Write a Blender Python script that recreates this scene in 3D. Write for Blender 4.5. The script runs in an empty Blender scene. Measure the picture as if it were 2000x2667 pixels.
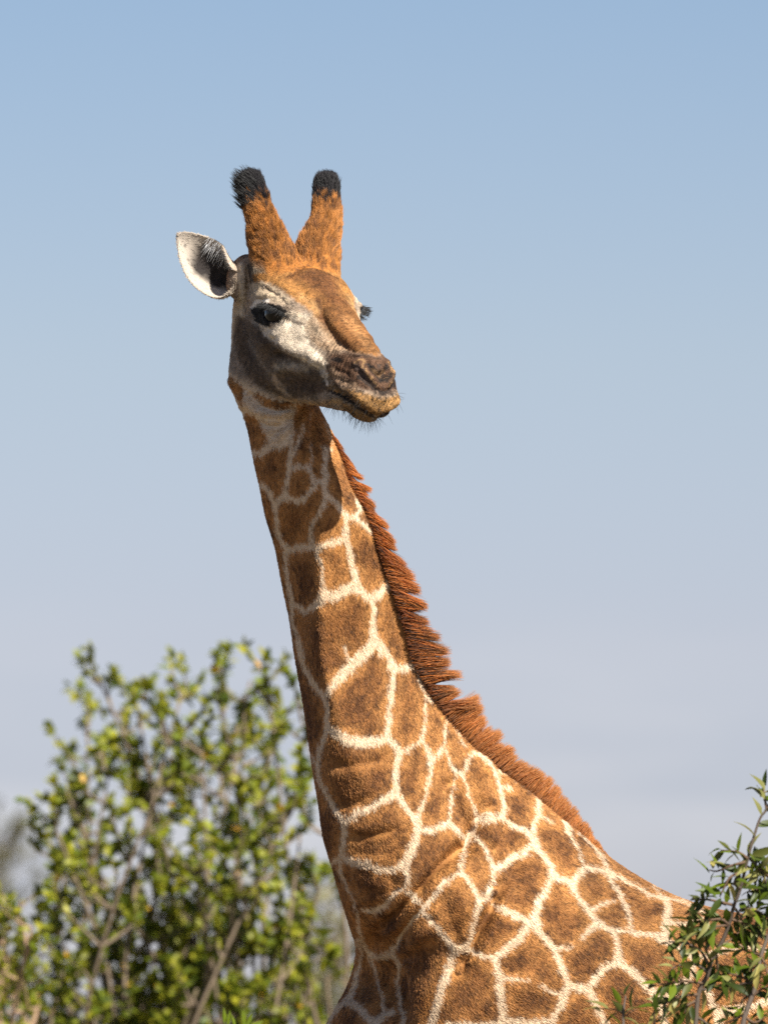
import bpy, bmesh, math, random
import numpy as np
from mathutils import Vector

rng = np.random.default_rng(7)
random.seed(7)
scene = bpy.context.scene
COL = scene.collection

# ------------------------------------------------------------------ camera, sky, sun, exposure
PXM = 1100.0                       # picture units per metre at the giraffe
GROUND_ROW = 5320.0                # row of the ground below the giraffe
DIST = 24.0
CAM_Z = 2.0
CZ = (GROUND_ROW - 1333.5) / PXM
PITCH = math.atan2(CZ - CAM_Z, DIST)
FOC = 36.0 * math.hypot(DIST, CZ - CAM_Z) / (2667.0 / PXM)
cam = bpy.data.cameras.new("camera")
cam.sensor_fit = 'VERTICAL'; cam.sensor_height = 36.0; cam.sensor_width = 27.0
cam.lens = FOC
cam.clip_start = 0.5; cam.clip_end = 20000
cam.dof.use_dof = True
cam.dof.focus_distance = math.hypot(DIST, CZ - CAM_Z) - 0.25
cam.dof.aperture_fstop = FOC / 74.0
camo = bpy.data.objects.new("camera", cam); COL.objects.link(camo)
camo.location = (0, -DIST, CAM_Z); camo.rotation_euler = (math.pi / 2 + PITCH, 0, 0)
scene.camera = camo

SUN_EL, SUN_AZ = math.radians(42), math.radians(60)      # azimuth: from +X towards the viewer (-Y)
SUNV = np.array([math.cos(SUN_EL) * math.cos(SUN_AZ), -math.cos(SUN_EL) * math.sin(SUN_AZ), math.sin(SUN_EL)])
world = bpy.data.worlds.new("World"); scene.world = world; world.use_nodes = True
nt = world.node_tree; nt.nodes.clear()
def N(nt, typ, **kw):
    n = nt.nodes.new(typ)
    for k, v in kw.items(): setattr(n, k, v)
    return n
sky = N(nt, 'ShaderNodeTexSky', sky_type='NISHITA', sun_disc=False)
sky.sun_elevation = SUN_EL; sky.sun_rotation = math.atan2(SUNV[0], SUNV[1])
sky.altitude = 400; sky.air_density = 1.0; sky.dust_density = 1.2; sky.ozone_density = 2.0
bg = N(nt, 'ShaderNodeBackground'); bg.inputs['Strength'].default_value = 0.05
wo = N(nt, 'ShaderNodeOutputWorld')
# thin high cloud low over the horizon, laid out over the whole dome by direction
tc = N(nt, 'ShaderNodeTexCoord'); mp = N(nt, 'ShaderNodeMapping'); mp.inputs['Scale'].default_value = (1, 1, 6.0); mp.inputs['Location'].default_value = (3.1, 1.7, .4)
cn = N(nt, 'ShaderNodeTexNoise'); cn.inputs['Scale'].default_value = 20.0; cn.inputs['Detail'].default_value = 6
cr = N(nt, 'ShaderNodeMapRange'); cr.inputs[1].default_value = 0.44; cr.inputs[2].default_value = 0.66; cr.inputs[4].default_value = 0.6
cm = N(nt, 'ShaderNodeMapRange'); cm.inputs[1].default_value = .06; cm.inputs[2].default_value = .03; cmm = N(nt, 'ShaderNodeMath', operation='MULTIPLY')
mx = N(nt, 'ShaderNodeMix', data_type='RGBA')
tint = N(nt, 'ShaderNodeMix', data_type='RGBA', blend_type='MULTIPLY'); tint.inputs[0].default_value = 1.0
sx = N(nt, 'ShaderNodeSeparateXYZ'); rmp = N(nt, 'ShaderNodeValToRGB')      # dusty air low down, clearer blue above
for k, (z_, c_) in enumerate(((.02, (.97, .92, 1.2)), (.04, (1.0, .93, 1.17)), (.055, (1.05, .93, 1.10)), (.083, (1.05, .955, 1.03)), (.12, (.90, .90, 1.0)))):
    e_ = rmp.color_ramp.elements[k] if k < 2 else rmp.color_ramp.elements.new(z_)
    e_.position = z_; e_.color = (*[q_ * .945 for q_ in c_], 1)
mx.inputs[7].default_value = (7.6, 7.5, 7.7, 1)
L = nt.links.new
L(tc.outputs['Generated'], mp.inputs[0]); L(mp.outputs[0], cn.inputs['Vector']); L(cn.outputs['Fac'], cr.inputs[0])
L(tc.outputs['Generated'], sx.inputs[0]); L(sx.outputs['Z'], rmp.inputs[0]); L(rmp.outputs[0], tint.inputs[7]); L(sky.outputs[0], tint.inputs[6]); L(tint.outputs[2], mx.inputs[6]); L(sx.outputs['Z'], cm.inputs[0]); L(cr.outputs[0], cmm.inputs[0]); L(cm.outputs[0], cmm.inputs[1]); L(cmm.outputs[0], mx.inputs[0])
L(mx.outputs[2], bg.inputs['Color']); L(bg.outputs[0], wo.inputs['Surface'])

sun = bpy.data.lights.new("sun", 'SUN'); sun.energy = 5.0; sun.angle = math.radians(0.53); sun.color = (1.0, 0.94, 0.85)
suno = bpy.data.objects.new("sun", sun); COL.objects.link(suno)
suno.rotation_euler = Vector(SUNV).to_track_quat('Z', 'Y').to_euler(); suno.location = (20, -20, 30)
scene.view_settings.view_transform = 'Standard'; scene.view_settings.look = 'None'
scene.view_settings.exposure = 1.06; scene.view_settings.gamma = 1.0; scene.view_settings.use_curve_mapping = False
scene.cycles.max_bounces = 8; scene.cycles.diffuse_bounces = 4; scene.cycles.transparent_max_bounces = 8
scene.cycles.use_denoising = False

# ------------------------------------------------------------------ charts: picture units <-> places in the world
FPX = FOC / 36.0 * 2667.0
cp, sp = math.cos(PITCH), math.sin(PITCH)
CUP = np.array([0, -sp, cp]); CFW = np.array([0, cp, sp]); CRT = np.array([1.0, 0, 0])
CAM = np.array([0, -DIST, CAM_Z])
def at(px, py, Y):
    a = np.asarray(px, float); b = np.asarray(py, float)
    d = ((a - 1000) / FPX)[..., None] * CRT + ((1333.5 - b) / FPX)[..., None] * CUP + CFW
    return CAM + d * ((Y + DIST) / d[..., 1])[..., None]
def chart(P):
    v = P - CAM
    z = v @ CFW
    return np.stack([1000 + FPX * (v @ CRT) / z, 1333.5 - FPX * (v @ CUP) / z], -1)

def vnoise(P, scale, seed=0):
    Q = np.asarray(P) * scale + seed * 17.31
    I = np.floor(Q).astype(np.int64); f = Q - I; f = f * f * (3 - 2 * f)
    out = 0
    for dx in (0, 1):
        for dy in (0, 1):
            for dz in (0, 1):
                h = ((I[:, 0] + dx) * 374761393 + (I[:, 1] + dy) * 668265263 + (I[:, 2] + dz) * 1442695041 + seed * 97) & 0xffffffff
                h = ((h ^ (h >> 13)) * 1274126177) & 0xffffffff; h = (h ^ (h >> 16)) / 4294967295.0
                w = (f[:, 0] if dx else 1 - f[:, 0]) * (f[:, 1] if dy else 1 - f[:, 1]) * (f[:, 2] if dz else 1 - f[:, 2])
                out = out + w * h
    return out                      # 0..1
def fbm(P, s, seed=0):
    return vnoise(P, s, seed) * .55 + vnoise(P, s * 2.1, seed + 1) * .3 + vnoise(P, s * 4.3, seed + 2) * .15
def sstep(a, b, x):
    t = np.clip((x - a) / (b - a), 0, 1); return t * t * (3 - 2 * t)
def crom(pts, n, closed=False):
    P = np.asarray(pts, float); m = len(P)
    t = np.linspace(0, m if closed else m - 1, n, endpoint=not closed)
    i = np.floor(t).astype(int)
    if not closed: i = np.minimum(i, m - 2)
    f = (t - i).reshape((-1,) + (1,) * (P.ndim - 1))
    g = (lambda k: P[k % m]) if closed else (lambda k: P[np.clip(k, 0, m - 1)])
    a, b, c, d = g(i - 1), g(i), g(i + 1), g(i + 2)
    return .5 * ((2 * b) + (c - a) * f + (2 * a - 5 * b + 4 * c - d) * f ** 2 + (3 * b - a - 3 * c + d) * f ** 3)

class Raster:
    def __init__(s, x0, y0, x1, y1, step):
        s.x0, s.y0, s.st = x0, y0, step
        s.w = int((x1 - x0) / step) + 1; s.h = int((y1 - y0) / step) + 1
        s.X, s.Y = np.meshgrid(x0 + np.arange(s.w) * step, y0 + np.arange(s.h) * step)
    def win(s, xa, ya, xb, yb):
        i0 = max(0, int((xa - s.x0) / s.st)); i1 = min(s.w, int((xb - s.x0) / s.st) + 2)
        j0 = max(0, int((ya - s.y0) / s.st)); j1 = min(s.h, int((yb - s.y0) / s.st) + 2)
        return slice(j0, max(j0, j1)), slice(i0, max(i0, i1))
    def segs(s, pts, reach):
        """windows with distance to each piece of a polyline (and the position along it)"""
        for a, b in zip(pts[:-1], pts[1:]):
            sl = s.win(min(a[0], b[0]) - reach, min(a[1], b[1]) - reach, max(a[0], b[0]) + reach, max(a[1], b[1]) + reach)
            X, Y = s.X[sl], s.Y[sl]
            if X.size == 0: continue
            dx, dy = b[0] - a[0], b[1] - a[1]
            t = np.clip(((X - a[0]) * dx + (Y - a[1]) * dy) / (dx * dx + dy * dy + 1e-9), 0, 1)
            yield sl, np.hypot(X - a[0] - t * dx, Y - a[1] - t * dy), t
    def poly(s, pts, reach=40):
        """signed distance (positive inside), clipped to +-reach"""
        d = np.full((s.h, s.w), float(reach))
        P = list(pts) + [pts[0]]
        for sl, dd, t in s.segs(P, reach): d[sl] = np.minimum(d[sl], dd)
        ins = np.zeros((s.h, s.w), bool)
        for (xa, ya), (xb, yb) in zip(P[:-1], P[1:]):
            if ya == yb: continue
            c = ((ya > s.Y) != (yb > s.Y)) & (s.X < (xb - xa) * (s.Y - ya) / (yb - ya) + xa)
            ins ^= c
        return np.where(ins, d, -d)
    def sample(s, A, uv):
        x = np.clip((uv[:, 0] - s.x0) / s.st, 0, s.w - 1.001); y = np.clip((uv[:, 1] - s.y0) / s.st, 0, s.h - 1.001)
        i = x.astype(int); j = y.astype(int); fx = x - i; fy = y - j
        if A.ndim == 3: fx = fx[:, None]; fy = fy[:, None]
        return (A[j, i] * (1 - fx) + A[j, i + 1] * fx) * (1 - fy) + (A[j + 1, i] * (1 - fx) + A[j + 1, i + 1] * fx) * fy

def fr(o, k, pts):
    return [tuple([o[0] + p[0] * k, o[1] + p[1] * k] + [q * k for q in p[2:]]) for p in pts]
R2 = ((600, 1040), .3496); R3 = ((740, 1650), .3617); R4 = ((800, 2067), .3617); R5 = ((1300, 1967), .4219)
H1 = ((620, 620), .2773); Z2 = ((450, 580), .1808); Z5 = ((580, 860), .1929); B6 = ((1560, 2020), .2926)

# ------------------------------------------------------------------ materials
def newmat(name):
    m = bpy.data.materials.new(name); m.use_nodes = True
    nt = m.node_tree; b = nt.nodes['Principled BSDF']
    return m, nt, b
def attr_mat(name, rough=.6, spec=.25, noise=None, bump=0.0, sheen=0.0, trans=0.0):
    m, nt, b = newmat(name)
    a = N(nt, 'ShaderNodeAttribute', attribute_name='tone')
    nt.links.new(a.outputs['Color'], b.inputs['Base Color'])
    b.inputs['Roughness'].default_value = rough; b.inputs['Specular IOR Level'].default_value = spec
    if sheen: b.inputs['Sheen Weight'].default_value = sheen
    if bump:
        tc = N(nt, 'ShaderNodeTexCoord'); n = N(nt, 'ShaderNodeTexNoise'); n.inputs['Scale'].default_value = noise
        n.inputs['Detail'].default_value = 4
        bp = N(nt, 'ShaderNodeBump'); bp.inputs['Strength'].default_value = bump; bp.inputs['Distance'].default_value = .004
        nt.links.new(tc.outputs['Object'], n.inputs['Vector']); nt.links.new(n.outputs['Fac'], bp.inputs['Height'])
        nt.links.new(bp.outputs[0], b.inputs['Normal'])
    if trans:
        t = N(nt, 'ShaderNodeBsdfTranslucent'); mxs = N(nt, 'ShaderNodeMixShader'); mxs.inputs[0].default_value = trans
        nt.links.new(a.outputs['Color'], t.inputs[0]); nt.links.new(b.outputs[0], mxs.inputs[1]); nt.links.new(t.outputs[0], mxs.inputs[2])
        nt.links.new(mxs.outputs[0], nt.nodes['Material Output'].inputs[0])
    return m
M_SKIN = attr_mat('short_coat_skin', .75, .15, 500, .35)
M_FUR = attr_mat('coat_hair', .55, .3)
M_MANE = attr_mat('mane_hair', .45, .35, trans=.42)
M_EAR = attr_mat('ear_skin', .7, .2, 300, .2, trans=.12)
M_LEAF = attr_mat('leaf', .45, .3, trans=.34)
M_BARK = attr_mat('bark', .85, .2, 60, .6)

def add_tone(me, C, domain='POINT'):
    a = me.attributes.new('tone', 'FLOAT_COLOR', domain)
    C4 = np.ones((len(C), 4), np.float32); C4[:, :3] = C
    a.data.foreach_set('color', C4.ravel())
def mesh_obj(name, V, F, mat, parent=None, tone=None, smooth=True):
    me = bpy.data.meshes.new(name); me.from_pydata([tuple(v) for v in V], [], [tuple(int(i) for i in f) for f in F])
    me.materials.append(mat)
    if tone is not None: add_tone(me, np.broadcast_to(np.asarray(tone, float), (len(me.vertices), 3)))
    if smooth: me.polygons.foreach_set('use_smooth', [True] * len(me.polygons))
    o = bpy.data.objects.new(name, me); COL.objects.link(o)
    if parent: o.parent = parent
    return o
def hair_obj(name, P, R, C, mat, parent):
    """P (n,k,3) strand points, R (n,k) radii, C (n,3) colours"""
    n, k, _ = P.shape
    cu = bpy.data.hair_curves.new(name); cu.add_curves([k] * n)
    cu.position_data.foreach_set('vector', P.astype(np.float32).ravel())
    ra = cu.attributes.get('radius') or cu.attributes.new('radius', 'FLOAT', 'POINT')
    ra.data.foreach_set('value', R.astype(np.float32).ravel())
    a = cu.attributes.new('tone', 'FLOAT_COLOR', 'CURVE' if len(C) == n else 'POINT'); C4 = np.ones((len(C), 4), np.float32); C4[:, :3] = np.clip(C, 0, 1)
    a.data.foreach_set('color', C4.ravel())
    cu.materials.append(mat)
    o = bpy.data.objects.new(name, cu); COL.objects.link(o)
    if parent: o.parent = parent
    return o
def empty(name, loc, label=None, cat=None, group=None):
    o = bpy.data.objects.new(name, None); COL.objects.link(o); o.location = loc; o.empty_display_size = .1
    if label: o['label'] = label; o['category'] = cat
    if group: o['group'] = group
    return o
def child(o, parent):
    """parent without moving: the part's data are in world coordinates"""
    o.parent = parent
    o.matrix_parent_inverse = parent.matrix_basis.inverted()
def unit(v): return v / (np.linalg.norm(v, axis=-1, keepdims=True) + 1e-12)

# ------------------------------------------------------------------ the ground
V = []; F = []
rad = [0, 4, 10, 25, 60, 150, 400, 1000, 3000, 9000]; ns = 48
V.append((0, 0, 0))
for r in rad[1:]:
    for k in range(ns):
        a = 2 * math.pi * k / ns; V.append((r * math.cos(a), r * math.sin(a), 0))
for k in range(ns): F.append((0, 1 + k, 1 + (k + 1) % ns))
for q in range(len(rad) - 2):
    for k in range(ns):
        a = 1 + q * ns + k; b = 1 + q * ns + (k + 1) % ns; F.append((a, a + ns, b + ns, b))
m, gnt, b = newmat('dry_savanna_soil')
tcn = N(gnt, 'ShaderNodeTexCoord'); n1 = N(gnt, 'ShaderNodeTexNoise'); n1.inputs['Scale'].default_value = .35; n1.inputs['Detail'].default_value = 8
rp = N(gnt, 'ShaderNodeValToRGB'); rp.color_ramp.elements[0].color = (.105, .085, .058, 1); rp.color_ramp.elements[1].color = (.145, .12, .075, 1)
rp.color_ramp.elements[0].position = .35; rp.color_ramp.elements[1].position = .65
gnt.links.new(tcn.outputs['Object'], n1.inputs['Vector']); gnt.links.new(n1.outputs['Fac'], rp.inputs[0]); gnt.links.new(rp.outputs[0], b.inputs['Base Color'])
b.inputs['Roughness'].default_value = .9
g = mesh_obj('ground', V, F, m); g['kind'] = 'structure'

# ------------------------------------------------------------------ giraffe: body surfaces before joining
def loft(rings):
    """rings (m,n,3) -> closed tube"""
    m, n, _ = rings.shape
    V = [rings.reshape(-1, 3), rings[0].mean(0)[None], rings[-1].mean(0)[None]]
    F = []
    for i in range(m - 1):
        for j in range(n):
            F.append((i * n + j, i * n + (j + 1) % n, (i + 1) * n + (j + 1) % n, (i + 1) * n + j))
    c0, c1 = m * n, m * n + 1
    for j in range(n):
        F.append((c0, (j + 1) % n, j)); F.append((c1, (m - 1) * n + j, (m - 1) * n + (j + 1) % n))
    return np.concatenate(V), F

# front (x,y)  back (x,y)  depth of centre, half depth, ridge position, ridge sharpness
BODY = [
 (622, 730, 762, 705, -.05, .062, 0, 0), (608, 800, 778, 770, -.045, .078, 0, 0), (603, 905, 800, 890, -.04, .088, 0, 0), (596, 982, 815, 975, -.05, .092, 0, .1),
 (622, 1045, 828, 1052, -.062, .094, 0, .2), (646, 1120, 864, 1125, -.078, .096, .05, .3), (660, 1195, 897, 1197, -.098, .10, .1, .4),
 (676, 1265, 922, 1272, -.112, .106, .1, .5), (692, 1345, 962, 1348, -.108, .112, .06, .62), (716, 1425, 990, 1425, -.098, .118, -.11, .85),
 (736, 1529, 1026, 1529, -.08, .124, -.30, .88), (754, 1613, 1054, 1613, -.065, .128, -.45, .86), (768, 1710, 1088, 1720, -.05, .132, -.56, .78),
 (786, 1810, 1140, 1816, -.035, .14, -.58, .58), (802, 1915, 1205, 1905, -.015, .153, -.55, .34), (816, 2012, 1290, 1990, .005, .17, -.5, .22),
 (829, 2090, 1370, 2050, .03, .19, -.4, .12), (842, 2180, 1450, 2118, .045, .212, -.35, .08), (866, 2262, 1528, 2182, .06, .235, -.3, .05),
 (890, 2345, 1600, 2243, .075, .26, -.25, 0), (912, 2415, 1690, 2300, .09, .28, -.2, 0), (927, 2475, 1780, 2343, .10, .30, -.1, 0),
 (910, 2556, 1880, 2372, .115, .32, -.1, 0), (866, 2640, 1990, 2390, .13, .34, -.1, 0), (812, 2740, 2110, 2410, .15, .355, -.1, 0),
 (790, 2850, 2230, 2440, .17, .365, 0, 0), (800, 2990, 2340, 2475, .2, .37, 0, 0), (880, 3150, 2450, 2510, .23, .375, 0, 0),
 (1050, 3270, 2560, 2545, .26, .38, 0, 0), (1300, 3330, 2650, 2580, .3, .385, 0, 0), (1600, 3370, 2750, 2610, .35, .385, 0, 0),
 (1900, 3380, 2850, 2650, .4, .38, 0, 0), (2200, 3340, 2930, 2700, .45, .36, 0, 0), (2450, 3280, 2990, 2760, .5, .32, 0, 0),
 (2650, 3200, 3030, 2840, .53, .26, 0, 0), (2800, 3100, 3060, 2940, .55, .15, 0, 0)]
BD = crom(BODY, 240)
NT = 72
def shear(y): return .38 * sstep(1020, 1300, y) * sstep(2150, 1750, y)
def body_rings():
    th = np.arange(NT) * 2 * math.pi / NT
    u = np.cos(th); s = np.sin(th)
    out = []
    for fx, fy, bx, by, yc, w, ur, sharp in BD:
        up = np.where(u < ur, (u - ur) / (1 + ur), (u - ur) / (1 - ur))
        ell = np.sqrt(np.clip(1 - up ** 2, 0, 1)); tri = 1 - np.abs(up)
        near = (1 - sharp) * ell + sharp * tri
        v = np.where(s >= 0, np.sqrt(np.clip(1 - u ** 2, 0, 1)), -near)
        cyy = (fy + by) / 2; cx, cy, hx, hy = (fx + bx) / 2, (fy + by) / 2, (bx - fx) / 2, (by - fy) / 2
        Y = yc + (v - shear(cyy) * u) * w + .30 * sstep(2330, 2560, fy) * sstep(3300, 2900, fy) * sstep(-.45, -1.0, u) ** 1.2
        out.append(np.stack([at(cx + hx * uu, cy + hy * uu, yy) for uu, yy in zip(u, Y)]))
    return np.array(out)
PIECES = [loft(body_rings())]

def tube(path, radii, n=20, steps=40, squash=1.0):
    P = crom(path, steps); r = crom(np.asarray(radii, float)[:, None], steps)[:, 0]
    T = unit(np.gradient(P, axis=0)); ref = np.array([0, 1.0, .2])
    A = unit(np.cross(T, ref)); B = np.cross(A, T)
    th = np.arange(n) * 2 * math.pi / n
    return loft(P[:, None] + r[:, None, None] * (np.cos(th)[None, :, None] * A[:, None] + squash * np.sin(th)[None, :, None] * B[:, None]))
def leg(x, y, hind):
    X0 = at(x, 3000, y)[0]
    if hind:
        pts = [(X0 - .05, y, 2.25), (X0 - .12, y, 1.75), (X0 + .1, y, 1.05), (X0 + .02, y, .55), (X0 - .02, y, .2), (X0 - .05, y, .07), (X0 - .06, y, 0.0)]
        rr = [.24, .17, .075, .055, .055, .08, .09]
    else:
        pts = [(X0 + .1, y, 2.2), (X0 + .05, y, 1.75), (X0, y, 1.0), (X0, y, .55), (X0 - .01, y, .2), (X0 - .04, y, .07), (X0 - .05, y, 0.0)]
        rr = [.2, .14, .085, .05, .055, .08, .09]
    return tube(pts, rr)
for x, y, h in ((1130, -.12, 0), (1080, .36, 0), (2760, .28, 1), (2700, .74, 1)): PIECES.append(leg(x, y, h))
tx = at(3060, 2900, .55)
PIECES.append(tube([tx - [.1, 0, 0], tx + [.06, 0, -.15], tx + [.08, 0, -.5], tx + [.08, 0, -.9]], [.05, .035, .02, .015]))

# head frame: forward, right, up given in the viewer's axes (right, away, up), placed between the eyes
def vax(a, b, c): return a * CRT + b * CFW + c * CUP
HF = unit(vax(.46, -.78, -.42)); HR = unit(np.cross(HF, CUP)); HU = np.cross(HR, HF)
HO = at(800, 820, -.2)
def head_pt(f, r, u): return HO + np.multiply.outer(f, HF) + np.multiply.outer(r, HR) + np.multiply.outer(u, HU)
def to_head(P):
    v = P - HO
    return v @ HF, v @ HR, v @ HU
HEAD = [
 (-.235, [(0, .02), (.03, .018), (.05, .0), (.055, -.03), (.055, -.06), (.05, -.09), (.04, -.11), (.02, -.125), (0, -.13)]),
 (-.19, [(0, .075), (.045, .07), (.072, .045), (.078, .0), (.074, -.05), (.068, -.10), (.056, -.145), (.035, -.165), (0, -.155)]),
 (-.14, [(0, .095), (.06, .09), (.085, .06), (.09, .01), (.086, -.05), (.078, -.11), (.064, -.172), (.045, -.195), (0, -.17)]),
 (-.08, [(0, .10), (.06, .098), (.096, .07), (.106, .03), (.098, -.04), (.087, -.11), (.072, -.182), (.05, -.205), (0, -.18)]),
 (-.02, [(0, .098), (.06, .092), (.1, .07), (.116, .035), (.108, -.03), (.093, -.1), (.072, -.178), (.046, -.202), (0, -.182)]),
 (.05, [(0, .09), (.045, .082), (.088, .058), (.116, .02), (.112, -.03), (.09, -.09), (.066, -.165), (.04, -.19), (0, -.18)]),
 (.12, [(0, .076), (.036, .069), (.066, .043), (.088, .005), (.092, -.035), (.078, -.085), (.056, -.145), (.034, -.172), (0, -.17)]),
 (.2, [(0, .062), (.029, .056), (.046, .034), (.060, 0), (.065, -.035), (.060, -.08), (.047, -.122), (.03, -.146), (0, -.148)]),
 (.28, [(0, .052), (.027, .047), (.042, .03), (.050, .0), (.055, -.035), (.054, -.07), (.045, -.1), (.028, -.118), (0, -.12)]),
 (.335, [(0, .042), (.028, .037), (.044, .02), (.052, -.01), (.056, -.04), (.055, -.066), (.046, -.085), (.026, -.096), (0, -.098)]),
 (.375, [(0, .018), (.026, .015), (.041, .0), (.050, -.025), (.054, -.048), (.050, -.068), (.042, -.085), (.024, -.094), (0, -.096)]),
 (.402, [(0, -.025), (.02, -.026), (.036, -.032), (.043, -.045), (.042, -.058), (.037, -.07), (.028, -.08), (.015, -.085), (0, -.087)])]
def head_rings():
    out = []
    for f, c in HEAD:
        full = [(r, u) for r, u in c] + [(-r, u) for r, u in c[-2:0:-1]]
        ru = crom(full, 64, closed=True)
        out.append(head_pt(np.full(64, f), ru[:, 0], ru[:, 1]))
    return crom(np.array(out), 90)
PIECES.append(loft(head_rings()))
def ellipsoid(c, rf, rr, ru):
    ts = np.linspace(.05, math.pi - .05, 24); th = np.arange(28) * 2 * math.pi / 28
    return loft(np.array([head_pt(c[0] - rf * math.cos(t) * np.ones(28), c[1] + rr * math.sin(t) * np.cos(th), c[2] + ru * math.sin(t) * np.sin(th)) for t in ts]))
PIECES.append(ellipsoid((.312, 0, -.094), .074, .033, .028))              # lower lip
for sgn in (-1, 1):
    hp = [(-.06, .045, .03), (-.095, .055, .075), (-.1245, .068, .1234), (-.151, .087, .178), (-.19, .098, .226), (-.21, .102, .25)]
    path = np.array([head_pt(f, r * sgn, u) for f, r, u in hp])
    rr = [.062, .060, .050, .0355, .029, .026]
    PIECES.append(tube(path, rr, 24, 40))
    PIECES.append(ellipsoid((-.208, .102 * sgn, .244), .027, .027, .030))
    PIECES.append(ellipsoid((.022, .090 * sgn, .012), .075, .034, .05))     # orbit
    PIECES.append(ellipsoid((-.165, .088 * sgn, .02), .04, .042, .06))    # root of the ear
VV, FF, off = [], [], 0
for v, f in PIECES:
    VV.append(v); FF += [tuple(i + off for i in q) for q in f]; off += len(v)
tmp = bpy.data.meshes.new('join'); tmp.from_pydata([tuple(v) for v in np.concatenate(VV)], [], FF)
bm = bmesh.new(); bm.from_mesh(tmp); bmesh.ops.recalc_face_normals(bm, faces=bm.faces); bm.to_mesh(tmp); bm.free()
tob = bpy.data.objects.new('join', tmp); COL.objects.link(tob)
md = tob.modifiers.new('remesh', 'REMESH'); md.mode = 'VOXEL'; md.voxel_size = .0052; md.adaptivity = 0
dg = bpy.context.evaluated_depsgraph_get()
body_me = bpy.data.meshes.new_from_object(tob.evaluated_get(dg))
bpy.data.objects.remove(tob); bpy.data.meshes.remove(tmp)
# finer faces on the head
bm = bmesh.new(); bm.from_mesh(body_me)
def in_head(P):
    f, r, u = to_head(P)
    return (u > -.215) & ((f > -.19) | ((u > .09) & (f > -.3))) & (f < .5) & (np.abs(r) < .22)
co = np.array([v.co for v in bm.verts])
hm = in_head(co)
bm.verts.ensure_lookup_table()
eds = [e for e in bm.edges if hm[e.verts[0].index] and hm[e.verts[1].index]]
bmesh.ops.subdivide_edges(bm, edges=eds, cuts=1, use_grid_fill=True)
bmesh.ops.triangulate(bm, faces=[f for f in bm.faces if len(f.verts) > 4])
bm.to_mesh(body_me); bm.free()

nv = len(body_me.vertices)
P = np.empty(nv * 3, np.float64); body_me.vertices.foreach_get('co', P); P = P.reshape(-1, 3)
E = np.empty(len(body_me.edges) * 2, np.int64); body_me.edges.foreach_get('vertices', E); E = E.reshape(-1, 2)
deg = np.bincount(E.ravel(), minlength=nv).astype(float)
def lap(A):
    out = np.empty_like(A)
    for k in range(A.shape[1]):
        out[:, k] = (np.bincount(E[:, 0], A[E[:, 1], k], nv) + np.bincount(E[:, 1], A[E[:, 0], k], nv)) / deg
    return out
hf, hr, hu = to_head(P)
hm = in_head(P)
horn_base = hm & (hu > .04) & (hu < .17)
neckjoin = (hf > -.3) & (hf < -.05) & (hu > -.3) & (hu < .02)
for it in range(34):
    w = np.full(nv, .5 if it < 8 else 0.0)
    w[hm] = .5 if it < 16 else 0
    w[horn_base] = .6
    if it < 20: w[neckjoin] = .5
    P = P + w[:, None] * (lap(P) - P)
def set_co(P): body_me.vertices.foreach_set('co', P.astype(np.float32).ravel()); body_me.update()
def normals():
    a = np.empty(nv * 3, np.float32); body_me.vertex_normals.foreach_get('vector', a); return a.reshape(-1, 3).astype(float)
set_co(P); Nn = normals()

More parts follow.
